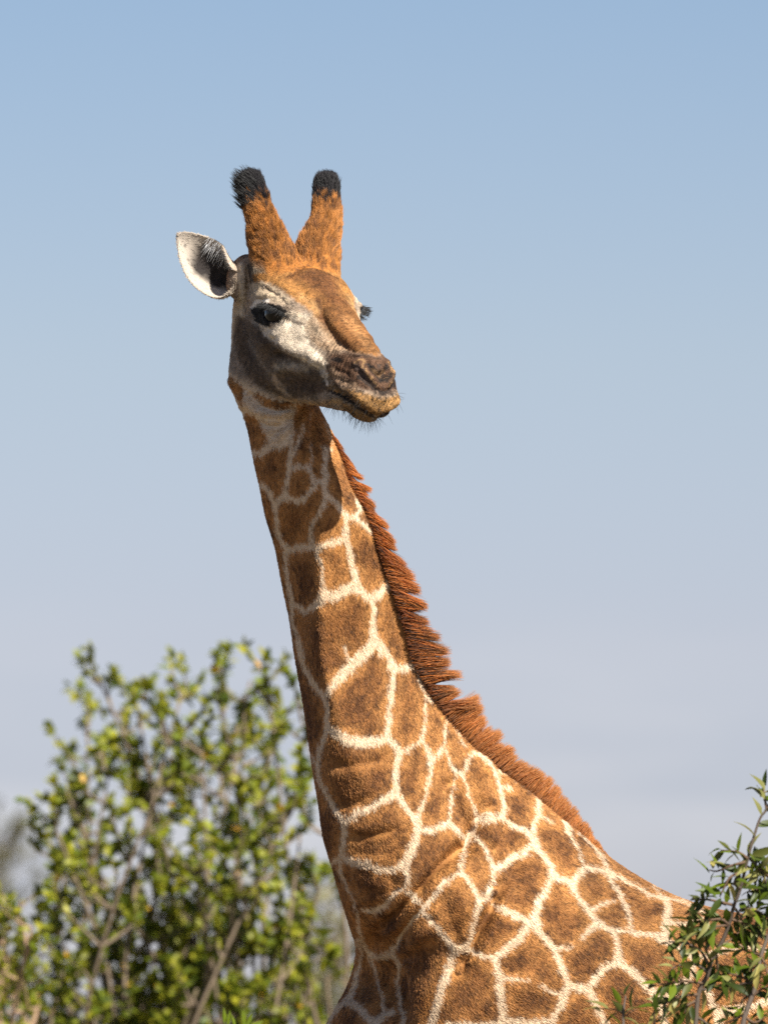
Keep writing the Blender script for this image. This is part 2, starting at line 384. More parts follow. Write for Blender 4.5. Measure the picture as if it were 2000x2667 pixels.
# ------------------------------------------------------------------ relief: folds, muscles, eyelids, nostrils, mouth
RN = Raster(540, 760, 2120, 2800, 2)     # neck and shoulder
RH = Raster(420, 400, 1100, 1130, 1)     # head
def relief(R, items):
    D = np.zeros((R.h, R.w))
    for pts, amp, sg in items:
        L_ = np.full((R.h, R.w), 1e3)
        for sl, d, t in R.segs(pts, sg * 3.2): L_[sl] = np.minimum(L_[sl], d)
        # taper towards the two ends
        e = np.minimum(np.hypot(R.X - pts[0][0], R.Y - pts[0][1]), np.hypot(R.X - pts[-1][0], R.Y - pts[-1][1]))
        D += amp * np.exp(-.5 * (L_ / sg) ** 2) * sstep(0, 2.5 * sg, e + .6 * sg)
    return D
mm = .001
neck_relief = [
 (fr(*R4, [(1210, 200), (1140, 360), (1020, 540), (900, 700), (800, 830), (680, 990), (560, 1110)]), -14 * mm, 11),
 (fr(*R4, [(1130, 330), (980, 480), (850, 620), (760, 720), (640, 860), (520, 960)]), -13 * mm, 9),
 (fr(*R4, [(1100, 470), (950, 640), (820, 780), (690, 930), (560, 1050)]), 10 * mm, 12),
 (fr(*R4, [(560, 560), (640, 680), (560, 800), (430, 860)]), -5 * mm, 12),
 (fr(*R4, [(1340, 700), (1320, 830), (1240, 960), (1160, 1120), (1080, 1270)]), -17 * mm, 12),
 (fr(*R4, [(1400, 640), (1390, 800), (1300, 1000), (1220, 1150)]), 13.6 * mm, 20),
 (fr(*R4, [(1260, 760), (1190, 930), (1110, 1080)]), 11.9 * mm, 16),
 (fr(*R4, [(1000, 620), (1100, 700), (1130, 860), (1080, 1000)]), 13.6 * mm, 26),
 (fr(*R4, [(900, 900), (800, 1050), (700, 1180)]), 15.3 * mm, 22),
 (fr(*R4, [(300, 340), (420, 370), (560, 360), (700, 300)]), -4.2 * mm, 11),
 (fr(*R4, [(300, 410), (440, 430), (600, 420), (720, 380)]), -3.6 * mm, 9),
 (fr(*R4, [(300, 300), (450, 300), (620, 270)]), -3.6 * mm, 9),
 (fr(*R4, [(380, 700), (520, 720), (640, 660)]), -4.5 * mm, 12),
 (fr(*R4, [(470, 1180), (520, 1330), (560, 1480), (560, 1659)]), -46 * mm, 32),
 (fr(*R4, [(640, 1250), (610, 1360), (560, 1450)]), -10 * mm, 14),
 (fr(*R4, [(330, 780), (370, 940), (420, 1060)]), 6 * mm, 12),
 (fr(*R4, [(250, 560), (300, 700), (340, 860), (370, 1000)]), -5 * mm, 10),
 (fr(*R4, [(880, 1100), (780, 1150), (690, 1220)]), -6 * mm, 12),
 (fr(*R3, [(330, 930), (460, 950), (620, 930), (760, 900)]), -4.2 * mm, 11),
 (fr(*R3, [(330, 1230), (450, 1240), (600, 1200)]), -4.2 * mm, 11),
 (fr(*R3, [(440, 1440), (560, 1470), (700, 1430), (860, 1400)]), -4.2 * mm, 11),
 (fr(*R3, [(1200, 1100), (1260, 1250), (1330, 1400), (1330, 1500)]), -11 * mm, 12),
 (fr(*R3, [(1420, 960), (1440, 1120), (1440, 1280)]), 10.2 * mm, 18),
 (fr(*R3, [(1470, 1250), (1480, 1400), (1500, 1560)]), 11.9 * mm, 16),
 (fr(*R5, [(100, 500), (60, 700), (20, 900)]), -6.8 * mm, 22),
 (fr(*R5, [(330, 1350), (200, 1400), (60, 1480)]), 5.1 * mm, 20),
 # folds of loose skin under the jaw
 (fr(*Z5, [(330, 820), (480, 1010), (700, 1085), (900, 1060), (1010, 1000)]), -8.5 * mm, 5.75),
 (fr(*Z5, [(300, 900), (450, 1080), (680, 1150), (880, 1110), (1000, 1040)]), 6.8 * mm, 6.9),
 (fr(*Z5, [(400, 1110), (560, 1180), (760, 1190), (900, 1130)]), -5.95 * mm, 5.175),
 (fr(*Z5, [(430, 1210), (560, 1270), (720, 1280), (860, 1210), (960, 1110)]), -7.65 * mm, 5.75),
 (fr(*Z5, [(480, 1150), (640, 1230), (800, 1200)]), 5.1 * mm, 5.75),
 (fr(*Z5, [(700, 1400), (820, 1330), (930, 1200)]), -6.8 * mm, 5.75),
 (fr(*Z5, [(760, 1430), (870, 1330), (950, 1230)]), 5.1 * mm, 5.75),
 (fr(*Z5, [(950, 1350), (1000, 1180), (1020, 1030)]), -10.2 * mm, 8.05),
 (fr(*Z5, [(1100, 1300), (1130, 1150), (1150, 1020)]), 6.8 * mm, 9.2),
 (fr(*Z5, [(1200, 1500), (1200, 1250), (1190, 1050)]), -5.1 * mm, 6.9),
 (fr(*Z5, [(120, 600), (200, 760), (290, 940), (320, 1100)]), 8.5 * mm, 11.5),
 (fr(*Z5, [(190, 60), (200, 300), (230, 520), (320, 740)]), -11.9 * mm, 8.05)]
head_relief = [
 (fr(*H1, [(290, 560), (400, 600), (470, 690)]), -4 * mm, 4), (fr(*H1, [(520, 430), (620, 520), (640, 620)]), -3 * mm, 6), (fr(*H1, [(980, 420), (1040, 560), (1070, 640)]), -5 * mm, 6),
 (fr(*H1, [(480, 760), (520, 800), (600, 830)]), -3 * mm, 5), (fr(*H1, [(1000, 1020), (1080, 1060), (1180, 1080)]), -3.5 * mm, 4), (fr(*H1, [(900, 1230), (980, 1260), (1060, 1290)]), -2.5 * mm, 4),
 (fr(*H1, [(880, 1290), (960, 1330), (1040, 1370)]), -2 * mm, 4), (fr(*H1, [(1100, 1420), (1180, 1480), (1280, 1540)]), -2 * mm, 4), (fr(*H1, [(330, 1290), (360, 1380), (450, 1480), (560, 1520)]), 4 * mm, 8),
 (fr(*H1, [(250, 1400), (330, 1460), (450, 1500)]), -5 * mm, 7), (fr(*H1, [(230, 860), (300, 930), (360, 960)]), -4 * mm, 5), (fr(*H1, [(560, 1000), (640, 960), (700, 990)]), -3 * mm, 7),
 (fr(*H1, [(240, 470), (380, 540), (480, 640)]), -6 * mm, 5),                              # crease over the brow
 (fr(*H1, [(150, 560), (260, 540), (400, 590)]), 5 * mm, 9),                               # brow
 (fr(*H1, [(760, 600), (790, 740), (850, 860), (930, 970), (1040, 1040)]), -9 * mm, 9),    # groove beside the nose ridge
 (fr(*H1, [(860, 560), (900, 740), (980, 880), (1090, 1000)]), 5 * mm, 14),                # nose ridge
 (fr(*H1, [(690, 640), (740, 800), (820, 900)]), 2 * mm, 12),
 (fr(*H1, [(450, 380), (560, 300), (690, 240), (820, 290)]), -3 * mm, 7),                  # edge of the forehead bump
 (fr(*H1, [(600, 470), (720, 360), (860, 420), (880, 560)]), 9 * mm, 30),                  # forehead bump
 (fr(*H1, [(340, 950), (500, 1040), (680, 1100), (800, 1220)]), 12 * mm, 16),               # cheek bone
 (fr(*H1, [(330, 1060), (480, 1130), (620, 1180), (780, 1290)]), -11 * mm, 11),             # hollow below it
 (fr(*H1, [(360, 1200), (480, 1210), (640, 1250)]), 7 * mm, 13),                           # chewing muscle
 (fr(*H1, [(480, 1330), (650, 1340), (830, 1400)]), -6 * mm, 14),
 (fr(*H1, [(170, 900), (220, 1100), (330, 1300), (440, 1440)]), 4 * mm, 12),
 (fr(*H1, [(60, 900), (110, 1120), (230, 1330), (330, 1440)]), -4 * mm, 10),
 (fr(*H1, [(850, 1180), (860, 1300), (870, 1390)]), -4 * mm, 5),                           # crease behind the lips
 (fr(*H1, [(870, 1430), (1000, 1490), (1110, 1570), (1230, 1660), (1330, 1700)]), -14 * mm, 6),   # mouth
 (fr(*H1, [(920, 1400), (1060, 1450), (1180, 1530), (1320, 1640)]), 5 * mm, 12),           # upper lip
 (fr(*H1, [(1110, 1170), (1180, 1150), (1190, 1210)]), 3.5 * mm, 5),                       # rim of the nostril
 (fr(*H1, [(1180, 1215), (1250, 1300), (1310, 1380)]), 4.5 * mm, 5),
 (fr(*H1, [(1210, 1190), (1290, 1250), (1370, 1300)]), -15 * mm, 7),                        # nostril
 (fr(*H1, [(1340, 1200), (1390, 1270), (1400, 1340)]), -9 * mm, 9),
 (fr(*H1, [(1100, 1230), (1190, 1330), (1290, 1420), (1390, 1460)]), -5 * mm, 6),
 (fr(*H1, [(1050, 1110), (1160, 1120), (1220, 1140)]), -3 * mm, 5),
 (fr(*H1, [(1160, 1400), (1250, 1450), (1330, 1490)]), -2.5 * mm, 4),
 (fr(*H1, [(1230, 1240), (1290, 1300)]), 3 * mm, 5),
 (fr(*H1, [(0, 280), (20, 450), (20, 650)]), -5 * mm, 5), (fr(*H1, [(40, 280), (60, 450), (50, 600)]), 4 * mm, 5),
 (fr(*H1, [(85, 290), (90, 420), (80, 520)]), -3 * mm, 4)]
DN = relief(RN, neck_relief); DH = relief(RH, head_relief)
def head_uv(P):
    """chart place of a point of the head, the far half taken at its mirror image"""
    f, r, u = to_head(P)
    return chart(head_pt(0, 0, 0) + f[:, None] * HF + np.abs(r)[:, None] * HR + u[:, None] * HU)
def head_facing(Nv, P):
    f, r, u = to_head(P)
    n_f, n_r, n_u = Nv @ HF, Nv @ HR * np.sign(r + 1e-9), Nv @ HU
    m = n_f[:, None] * HF + n_r[:, None] * HR + n_u[:, None] * HU
    return -(m @ CFW)
face_n = -(Nn @ CFW)
uvN = chart(P); uvH = head_uv(P)
dN = RN.sample(DN, uvN) * sstep(.0, .35, face_n) * (~hm)
inN = (uvN[:, 0] > RN.x0 + 4) & (uvN[:, 0] < 2116) & (uvN[:, 1] > RN.y0 + 4) & (uvN[:, 1] < 2796)
dN = dN * inN
inHh = (uvH[:, 1] < 1128)
dH = RH.sample(DH, uvH) * sstep(.0, .3, head_facing(Nn, P)) * hm * inHh * (hu < .1)
# eyelids
EYE_C = (.024, .089, .012); EYE_R = .036
eN = unit(np.array([.42, .88, .12])); eA = unit(np.cross(np.array([0, 0, 1.0]), eN)); eA = -eA if eA[0] < 0 else eA; eB = np.cross(eN, eA); eB = -eB if eB[2] < 0 else eB
q = np.stack([hf - EYE_C[0], np.abs(hr) - EYE_C[1], hu - EYE_C[2]], -1)
ea, eb, en = q @ eA, q @ eB, q @ eN
rot = math.radians(-8); ea, eb = ea * math.cos(rot) - eb * math.sin(rot), ea * math.sin(rot) + eb * math.cos(rot)
ew = .046
sh = np.clip(1 - (ea / ew) ** 2, 0, 1)
ydist = np.where(eb > 0, eb - .016 * np.sqrt(sh), -eb - .019 * sh ** .8)         # >0 outside the opening
out_x = np.clip(np.abs(ea) - ew, 0, None)
dist_lid = np.where(sh > 0, ydist, np.hypot(out_x, eb))
near_eye = hm & (en > 0) & (dist_lid < .03)
rad_q = np.linalg.norm(q, axis=1)
tgt = EYE_R + .0035 + .30 * np.clip(dist_lid, 0, 1) + np.where(eb > 0, .004, .001) * np.exp(-.5 * ((dist_lid - .007) / .004) ** 2)
wq = sstep(.028, .006, dist_lid) * near_eye
hole = near_eye & (dist_lid < 0)
rad_n = rad_q * (1 - wq) + wq * tgt
rad_n = np.where(hole, EYE_R - .009 * sstep(0, -.003, dist_lid), rad_n)
eye_move = (q / rad_q[:, None]) * (rad_n - rad_q)[:, None]
eye_move = eye_move[:, :1] * HF + (eye_move[:, 1] * np.sign(hr))[:, None] * HR + eye_move[:, 2:] * HU
eye_move[~near_eye] = 0
rough = (fbm(P, 38, 201) - .5) * .0050 + (fbm(P, 120, 203) - .5) * .0011 * sstep(.12, .24, hf)
wr = np.sin((hf * 620 + 9 * fbm(P, 30, 207)) ) * .0009 * sstep(.16, .22, hf) * sstep(.34, .28, hf) * sstep(-.06, -.02, hu)
rough = rough + (hu > .1) * (fbm(P, 55, 211) - .5) * .003
dH = dH * (1 - wq) + hm * (rough + wr) * (1 - wq)
Nhead = Nn.copy()
P = P + Nn * (1.35 * dN + 1.2 * dH)[:, None] + eye_move
for it in range(2): P = P + (.35 * hm)[:, None] * (lap(P) - P)
set_co(P); Nn = normals()
hf, hr, hu = to_head(P)

# ------------------------------------------------------------------ coat colours
LINES = []
for reg, items in (
 (R2, [[(150, 390, 40), (220, 395, 60), (280, 350, 66), (350, 290, 70), (440, 240, 60)], [(525, 70, 24), (540, 200, 26), (505, 330, 30), (465, 420, 36)], [(640, 60, 20), (645, 180, 22)], [(590, 90, 9), (600, 250, 10)], [(700, 130, 10), (735, 290, 16), (745, 380, 16)], [(230, 620, 45), (290, 690, 45), (330, 760, 45), (340, 900, 42), (350, 1000, 42), (380, 1060, 44), (415, 1130, 42), (410, 1250, 36), (430, 1380, 38), (460, 1520, 40), (460, 1640, 32), (490, 1740, 30), (515, 1888, 34)],
  [(330, 760, 50), (400, 710, 50), (415, 640, 42), (430, 540, 42), (450, 430, 46), (450, 330, 50), (460, 300, 50)],
  [(400, 710, 50), (440, 730, 50), (520, 745, 45), (570, 710, 40), (610, 640, 45), (640, 600, 55), (690, 590, 62), (705, 500, 50), (710, 400, 45), (690, 330, 40), (650, 270, 35), (640, 180, 28)],
  [(450, 510, 40), (510, 490, 40), (570, 510, 36), (600, 560, 34), (610, 640, 36)], [(595, 330, 16), (600, 420, 18), (590, 520, 22)],
  [(690, 590, 60), (700, 680, 56), (740, 740, 50), (790, 770, 46), (840, 840, 46), (880, 870, 50), (930, 870, 50), (960, 830, 40), (945, 740, 30), (935, 680, 22)],
  [(700, 720, 40), (690, 790, 32), (650, 860, 30), (610, 920, 32), (595, 1000, 32), (600, 1050, 34), (640, 1090, 44)],
  [(380, 1060, 44), (450, 1115, 50), (540, 1090, 54), (620, 1090, 60), (700, 1080, 52), (770, 1050, 48), (850, 1040, 50)],
  [(860, 860, 56), (860, 940, 52), (860, 1040, 54), (880, 1120, 44), (905, 1220, 46), (930, 1320, 56), (945, 1400, 66), (1000, 1450, 60), (1050, 1480, 60), (1070, 1540, 50), (1065, 1640, 46), (1060, 1750, 56), (1080, 1830, 60), (1120, 1888, 50)],
  [(930, 870, 46), (980, 920, 44), (1040, 970, 40), (1075, 1010, 24)], [(640, 1090, 44), (650, 1160, 32), (670, 1230, 26), (680, 1300, 26), (690, 1400, 40)],
  [(945, 1400, 66), (900, 1390, 80), (830, 1420, 86), (760, 1460, 84), (690, 1450, 90), (640, 1520, 60), (560, 1570, 52), (490, 1530, 48), (460, 1520, 44)],
  [(1050, 1480, 66), (1110, 1440, 70), (1160, 1390, 66), (1200, 1350, 60)], [(1180, 1330, 30), (1225, 1420, 20), (1280, 1560, 14), (1330, 1740, 12), (1370, 1860, 14)]]),
 (R3, [[(90, 0, 36), (120, 90, 40), (130, 200, 44), (180, 300, 48), (240, 390, 48), (290, 450, 44), (310, 560, 40), (310, 660, 48), (290, 740, 44), (250, 830, 40), (240, 930, 40), (250, 1050, 34), (310, 1170, 40), (370, 1270, 46), (420, 1350, 54), (430, 1430, 46), (420, 1520, 42), (410, 1590, 46)],
  [(290, 450, 40), (320, 390, 56), (400, 300, 72), (480, 230, 84), (560, 160, 84), (620, 90, 70), (650, 20, 60)], [(460, 180, 30), (430, 80, 14)],
  [(650, 20, 56), (720, 120, 52), (780, 220, 60), (780, 300, 54), (770, 400, 48), (755, 520, 46), (750, 640, 44), (740, 740, 56), (800, 810, 54), (820, 860, 54), (800, 970, 44), (800, 1100, 46), (810, 1150, 56), (870, 1240, 54), (920, 1300, 60), (950, 1360, 64)],
  [(780, 240, 54), (850, 250, 56), (920, 220, 52), (945, 200, 40)], [(930, 120, 16), (950, 220, 24), (970, 320, 20), (1010, 420, 22), (1015, 520, 20), (1005, 640, 24), (985, 760, 34), (1040, 850, 38), (1055, 900, 40)],
  [(310, 660, 60), (380, 710, 72), (460, 760, 78), (560, 780, 78), (660, 770, 70), (740, 740, 60)], [(820, 860, 50), (900, 820, 36), (985, 765, 34)], [(240, 930, 30), (195, 860, 22)],
  [(1055, 900, 40), (1110, 860, 38), (1150, 770, 26), (1160, 660, 22), (1180, 590, 22), (1150, 540, 20), (1110, 450, 26), (1060, 400, 26)], [(1020, 440, 26), (1060, 470, 34)],
  [(1180, 590, 22), (1240, 660, 18), (1270, 760, 16), (1310, 800, 16)],
  [(1160, 820, 18), (1180, 900, 24), (1230, 990, 34), (1280, 1000, 36), (1310, 960, 24), (1320, 880, 22), (1380, 850, 44), (1440, 890, 36), (1500, 960, 34), (1540, 1040, 34), (1560, 1150, 36), (1580, 1270, 32), (1580, 1340, 30)],
  [(1055, 900, 40), (1050, 1010, 32), (1020, 1130, 32), (980, 1250, 32), (950, 1340, 50)], [(1240, 1010, 24), (1210, 1130, 22), (1190, 1240, 24), (1190, 1350, 28), (1180, 1380, 30)],
  [(1290, 1020, 22), (1320, 1160, 20), (1370, 1260, 24), (1390, 1320, 40), (1460, 1320, 66), (1560, 1310, 56)],
  [(430, 1350, 56), (520, 1290, 58), (620, 1250, 54), (720, 1190, 54), (800, 1140, 56)], [(950, 1360, 64), (960, 1420, 50), (940, 1520, 44), (900, 1600, 46), (870, 1659, 48)],
  [(960, 1400, 60), (1040, 1420, 52), (1120, 1380, 48), (1190, 1370, 50), (1250, 1420, 46), (1310, 1470, 30), (1350, 1400, 26), (1390, 1330, 34)], [(1360, 1430, 26), (1420, 1510, 30), (1470, 1600, 34), (1500, 1659, 36)],
  [(1540, 980, 30), (1600, 1000, 22), (1659, 1020, 18)], [(1550, 1090, 34), (1620, 1110, 34)], [(1310, 1480, 26), (1300, 1560, 34), (1270, 1659, 38)], [(410, 1590, 46), (480, 1620, 52), (600, 1650, 56)]]),
 (R4, [[(250, 440, 40), (170, 490, 30)], [(230, 440, 40), (230, 540, 26), (280, 650, 22), (330, 760, 20), (350, 850, 20), (360, 960, 20), (380, 1060, 30), (440, 1150, 40), (480, 1250, 26), (510, 1380, 24), (540, 1500, 24), (550, 1590, 30)],
  [(350, 1040, 26), (375, 1130, 26), (370, 1260, 34), (340, 1400, 50), (300, 1480, 60), (240, 1520, 46), (190, 1580, 40), (160, 1659, 36)], [(300, 1490, 60), (370, 1540, 60), (430, 1600, 60), (470, 1640, 60)],
  [(240, 440, 40), (330, 490, 46), (430, 515, 46), (540, 530, 50), (620, 540, 64), (690, 500, 56), (730, 410, 40), (760, 320, 42), (790, 260, 50)],
  [(690, 510, 56), (720, 580, 46), (710, 650, 34), (620, 720, 36), (550, 800, 40), (470, 840, 46), (390, 830, 36)], [(720, 700, 50), (800, 765, 60)],
  [(440, 1150, 44), (520, 1170, 50), (600, 1140, 56), (640, 1080, 46), (690, 990, 30), (760, 900, 34), (850, 810, 44), (930, 700, 38), (1000, 620, 40), (1090, 560, 42), (1110, 480, 40), (1130, 400, 34), (1170, 310, 34), (1220, 180, 36)],
  [(840, 850, 44), (890, 920, 40), (950, 990, 46), (1030, 1080, 50), (1050, 1110, 56)], [(1050, 1110, 60), (1110, 1110, 60), (1160, 1060, 46), (1180, 960, 44), (1210, 850, 44), (1230, 750, 50), (1290, 740, 60), (1320, 660, 44), (1340, 560, 44)],
  [(1110, 570, 40), (1160, 640, 38), (1220, 730, 44)], [(1200, 290, 30), (1270, 380, 34), (1310, 470, 38), (1340, 540, 48), (1420, 500, 46), (1520, 440, 46), (1620, 390, 48), (1650, 370, 48)],
  [(1050, 1110, 60), (1020, 1220, 66), (980, 1350, 66), (930, 1480, 58), (900, 1600, 56), (880, 1659, 60)], [(600, 1140, 50), (640, 1190, 38), (660, 1260, 30), (650, 1340, 30), (660, 1450, 34), (670, 1560, 36), (690, 1659, 40)],
  [(1330, 800, 30), (1420, 830, 36), (1530, 880, 40), (1600, 920, 56), (1659, 940, 56)], [(1580, 950, 50), (1530, 1040, 50), (1430, 1110, 54), (1360, 1170, 56), (1340, 1190, 60)],
  [(1150, 1120, 40), (1230, 1140, 44), (1340, 1190, 56), (1370, 1290, 66), (1380, 1400, 66), (1390, 1520, 62), (1400, 1600, 60), (1380, 1659, 60)], [(1390, 1330, 30), (1490, 1330, 26), (1590, 1345, 12)],
  [(1600, 910, 54), (1640, 830, 50), (1659, 760, 48)], [(1000, 1650, 30), (1100, 1645, 40), (1250, 1660, 40), (1400, 1645, 44), (1659, 1640, 40)], [(480, 1659, 60), (540, 1610, 56), (610, 1570, 40)],
  [(1220, 180, 50), (1290, 180, 64), (1400, 160, 44), (1410, 100, 40), (1400, 0, 34)], [(1410, 180, 40), (1480, 220, 34), (1580, 270, 40), (1630, 320, 44), (1650, 370, 46)]]),
 (R5, [[(0, 80, 20), (100, 130, 20), (200, 220, 26), (280, 290, 16)], [(230, 270, 36), (240, 350, 38), (210, 420, 38), (200, 470, 40)], [(240, 360, 26), (320, 415, 12)],
  [(0, 200, 28), (20, 300, 30), (30, 390, 28), (60, 430, 30), (140, 450, 30), (190, 490, 40), (210, 570, 40)],
  [(0, 690, 44), (70, 640, 44), (150, 590, 42), (210, 570, 44), (270, 620, 40), (310, 680, 42), (330, 740, 46), (400, 770, 44), (440, 790, 50), (490, 730, 38), (520, 690, 40), (600, 700, 32), (660, 720, 40), (740, 760, 28), (830, 800, 26), (920, 860, 26), (1010, 880, 34)],
  [(390, 400, 30), (430, 490, 22), (490, 590, 16), (520, 690, 24)], [(470, 460, 14), (560, 550, 18), (630, 630, 26), (670, 720, 36)],
  [(320, 730, 44), (290, 820, 42), (240, 900, 50), (220, 1000, 50), (190, 1030, 54), (110, 1130, 46), (0, 1220, 48)],
  [(0, 950, 40), (80, 980, 42), (190, 1030, 54), (270, 1110, 48), (330, 1190, 48), (370, 1290, 48), (410, 1390, 54), (410, 1430, 56), (370, 1540, 48), (320, 1640, 50)], [(350, 1190, 32), (440, 1180, 18)],
  [(440, 790, 44), (470, 860, 36), (520, 930, 38), (570, 990, 44), (600, 1040, 44), (680, 1080, 38), (760, 1080, 34), (850, 1100, 34), (940, 1110, 38), (1010, 1130, 50), (1090, 1185, 30)],
  [(570, 950, 34), (630, 920, 30), (700, 895, 16)], [(660, 720, 36), (700, 800, 26), (740, 870, 30), (780, 940, 30), (800, 1060, 30)], [(600, 1030, 40), (540, 1080, 34), (500, 1130, 30)],
  [(700, 1090, 34), (720, 1160, 38), (730, 1260, 54), (650, 1300, 50), (590, 1370, 48), (540, 1440, 54), (430, 1420, 54)], [(740, 1270, 50), (820, 1340, 48), (900, 1420, 52), (960, 1490, 66), (1010, 1500, 60), (1080, 1440, 50)], [(960, 1490, 60), (1000, 1580, 50), (1010, 1659, 50)],
  [(540, 1440, 50), (580, 1520, 46), (620, 1600, 48), (650, 1659, 50)], [(1010, 880, 36), (1030, 960, 46), (1020, 1060, 60), (1010, 1130, 56)], [(1010, 880, 26), (1100, 890, 18), (1180, 930, 20), (1250, 970, 26)],
  [(1270, 1440, 30), (1310, 1540, 46), (1340, 1600, 60), (1430, 1560, 56), (1530, 1560, 46), (1659, 1510, 50)], [(1340, 1600, 50), (1340, 1680, 40)], [(0, 1370, 30), (170, 1390, 14)], [(240, 1420, 20), (350, 1470, 28)], [(0, 1640, 50), (170, 1650, 50), (290, 1640, 50)],
  [(1030, 1030, 36), (1130, 1040, 22), (1240, 1000, 18)], [(930, 800, 10), (1010, 880, 16)], [(1090, 1185, 30), (1200, 1250, 34), (1330, 1210, 34), (1500, 1180, 26), (1659, 1200, 26)], [(1200, 1250, 34), (1180, 1350, 44), (1080, 1440, 50)]])):
    LINES += [fr(*reg, it) for it in items]
DL = np.full((RN.h, RN.w), 45.0)            # distance outside the pale lines
for pts in LINES:
    k = 0
    for (sl, d, t), a, b_ in zip(RN.segs(pts, 80), pts[:-1], pts[1:]):
        DL[sl] = np.minimum(DL[sl], d - .5 * (a[2] + (b_[2] - a[2]) * t))
pale = RN.poly([(540, 760), (920, 760), (905, 1050), (788, 1050), (775, 1110), (762, 1150), (725, 1172), (692, 1140), (648, 1160), (600, 1120), (540, 1000)])
DL = np.minimum(DL, -pale)
for poly in ([(70, 600), (130, 640), (260, 790), (280, 900), (240, 1000), (150, 830), (70, 700)], [(300, 1130), (430, 1150), (560, 1380), (570, 1480), (490, 1560), (360, 1600), (330, 1400)],
             [(1000, 1000), (1160, 1000), (1080, 1250), (950, 1370), (960, 1200), (990, 1080)], [(1180, 1000), (1290, 1000), (1350, 1250), (1480, 1560), (1200, 1560), (1150, 1300)],
             [(400, 850), (560, 1000), (760, 1060), (1000, 1010), (900, 980), (680, 960), (480, 860)]):  # last polygon: mostly shade in the throat folds, painted as brown
    DL = np.maximum(DL, RN.poly(fr(*Z5, poly)))

def col(*c): return np.array(c)
HC = np.empty((RH.h, RH.w, 3)); HC[:] = col(.30, .23, .17)
def paint(mask, c): HC[:] = HC * (1 - mask[..., None]) + mask[..., None] * np.asarray(c)
def ppoly(pts, c, soft=30, reg=H1, a=1.0):
    d = RH.poly(fr(*reg, pts), reach=60); s = soft * reg[1] / 2; paint(a * sstep(-s, s, d), c)
def pline(pts, w, c, soft=20, reg=H1, a=1.0):
    d = np.full((RH.h, RH.w), 1e3)
    for sl, dd, t in RH.segs(fr(*reg, pts), 60): d[sl] = np.minimum(d[sl], dd)
    s = soft * reg[1] / 2; paint(a * sstep(s, -s, d - w * reg[1] / 2), c)
WHITE, TAN, BRN, GREY, DARK, LIP = (.66, .57, .45), (.34, .165, .048), (.16, .066, .022), (.13, .09, .06), (.010, .008, .007), (.34, .188, .068)
ppoly([(100, -300), (1100, -300), (1250, 600), (1350, 1120), (1060, 1060), (900, 950), (770, 800), (680, 680), (560, 600), (430, 500), (240, 420), (130, 430)], TAN, 60)
ppoly([(450, 380), (700, 240), (950, 380), (1080, 620), (1000, 720), (860, 740), (780, 560), (600, 430)], BRN, 170)
ppoly([(800, 600), (1080, 640), (1330, 1110), (1080, 1050), (940, 960)], (.21, .092, .029), 80)
pline([(750, 590), (780, 740), (850, 860), (930, 970), (1060, 1040)], 60, (.12, .05, .02), 70)  # shade of the groove beside the nose ridge, painted in
pline([(1040, 560), (1060, 640)], 40, (.12, .05, .02), 40); pline([(480, 370), (580, 310), (690, 250), (800, 270)], 24, (.11, .045, .016), 30)
ppoly([(120, -200), (200, -100), (210, 130), (260, 330), (190, 330), (110, 380)], (.30, .24, .17), 40)
pline([(110, 260), (130, 420)], 36, (.08, .06, .045), 20)
pline([(20, 260), (40, 500), (30, 720)], 60, (.52, .44, .34), 40); pline([(70, 280), (80, 480), (60, 650)], 16, (.2, .15, .1), 12)
ppoly([(150, 760), (330, 960), (420, 1040), (600, 1150), (750, 1230), (850, 1340), (845, 1180), (800, 1060), (720, 1000), (850, 960), (780, 850), (680, 720), (520, 690), (430, 720), (330, 850), (230, 820)], WHITE, 50)
ppoly([(690, 700), (840, 860), (950, 980), (1030, 1050), (900, 1090), (790, 1040), (700, 980), (640, 850)], (.40, .27, .16), 70, a=.75)
ppoly([(110, 430), (300, 430), (470, 560), (500, 640), (330, 590), (140, 600)], (.50, .40, .28), 50)
pline([(140, 660), (180, 605), (280, 590)], 34, (.78, .72, .64), 14); pline([(250, 470), (390, 545), (480, 640)], 12, (.1, .07, .05), 10)
ppoly([(120, 670), (220, 615), (400, 630), (470, 690), (390, 790), (280, 840), (180, 800)], DARK, 16)
pline([(150, 800), (220, 880), (320, 960)], 40, (.66, .58, .48), 30)
ppoly([(-60, 700), (140, 790), (300, 970), (420, 1060), (640, 1170), (800, 1290), (860, 1380), (860, 1440), (700, 1490), (450, 1520), (250, 1450), (100, 1300), (-20, 1100)], GREY, 60)
pline([(380, 1210), (500, 1195), (640, 1225)], 75, (.40, .33, .25), 90); pline([(100, 950), (200, 1150), (350, 1320), (460, 1450)], 30, (.24, .185, .135), 60)
ppoly([(480, 1340), (650, 1310), (840, 1380), (850, 1430), (700, 1450), (520, 1430)], (.10, .065, .042), 50); pline([(340, 1300), (380, 1400), (480, 1490)], 36, (.38, .28, .19), 30)
pline([(230, 1490), (480, 1540), (780, 1565), (960, 1520)], 60, (.38, .25, .13), 50)
ppoly([(860, 1080), (1060, 1070), (1330, 1120), (1460, 1300), (1500, 1400), (1400, 1500), (1250, 1440), (1100, 1400), (900, 1380), (850, 1250)], (.115, .062, .036), 70)
pline([(860, 1240), (960, 1330), (1100, 1400)], 70, (.33, .22, .14), 60)
pline([(900, 1140), (960, 1150)], 50, (.025, .018, .015), 30)
ppoly([(880, 1420), (1050, 1420), (1180, 1450), (1330, 1500), (1500, 1520), (1550, 1580), (1520, 1680), (1380, 1710), (1250, 1660), (1100, 1540), (900, 1450)], LIP, 50)
pline([(900, 1390), (1000, 1440), (1060, 1480)], 36, (.12, .08, .05), 40)
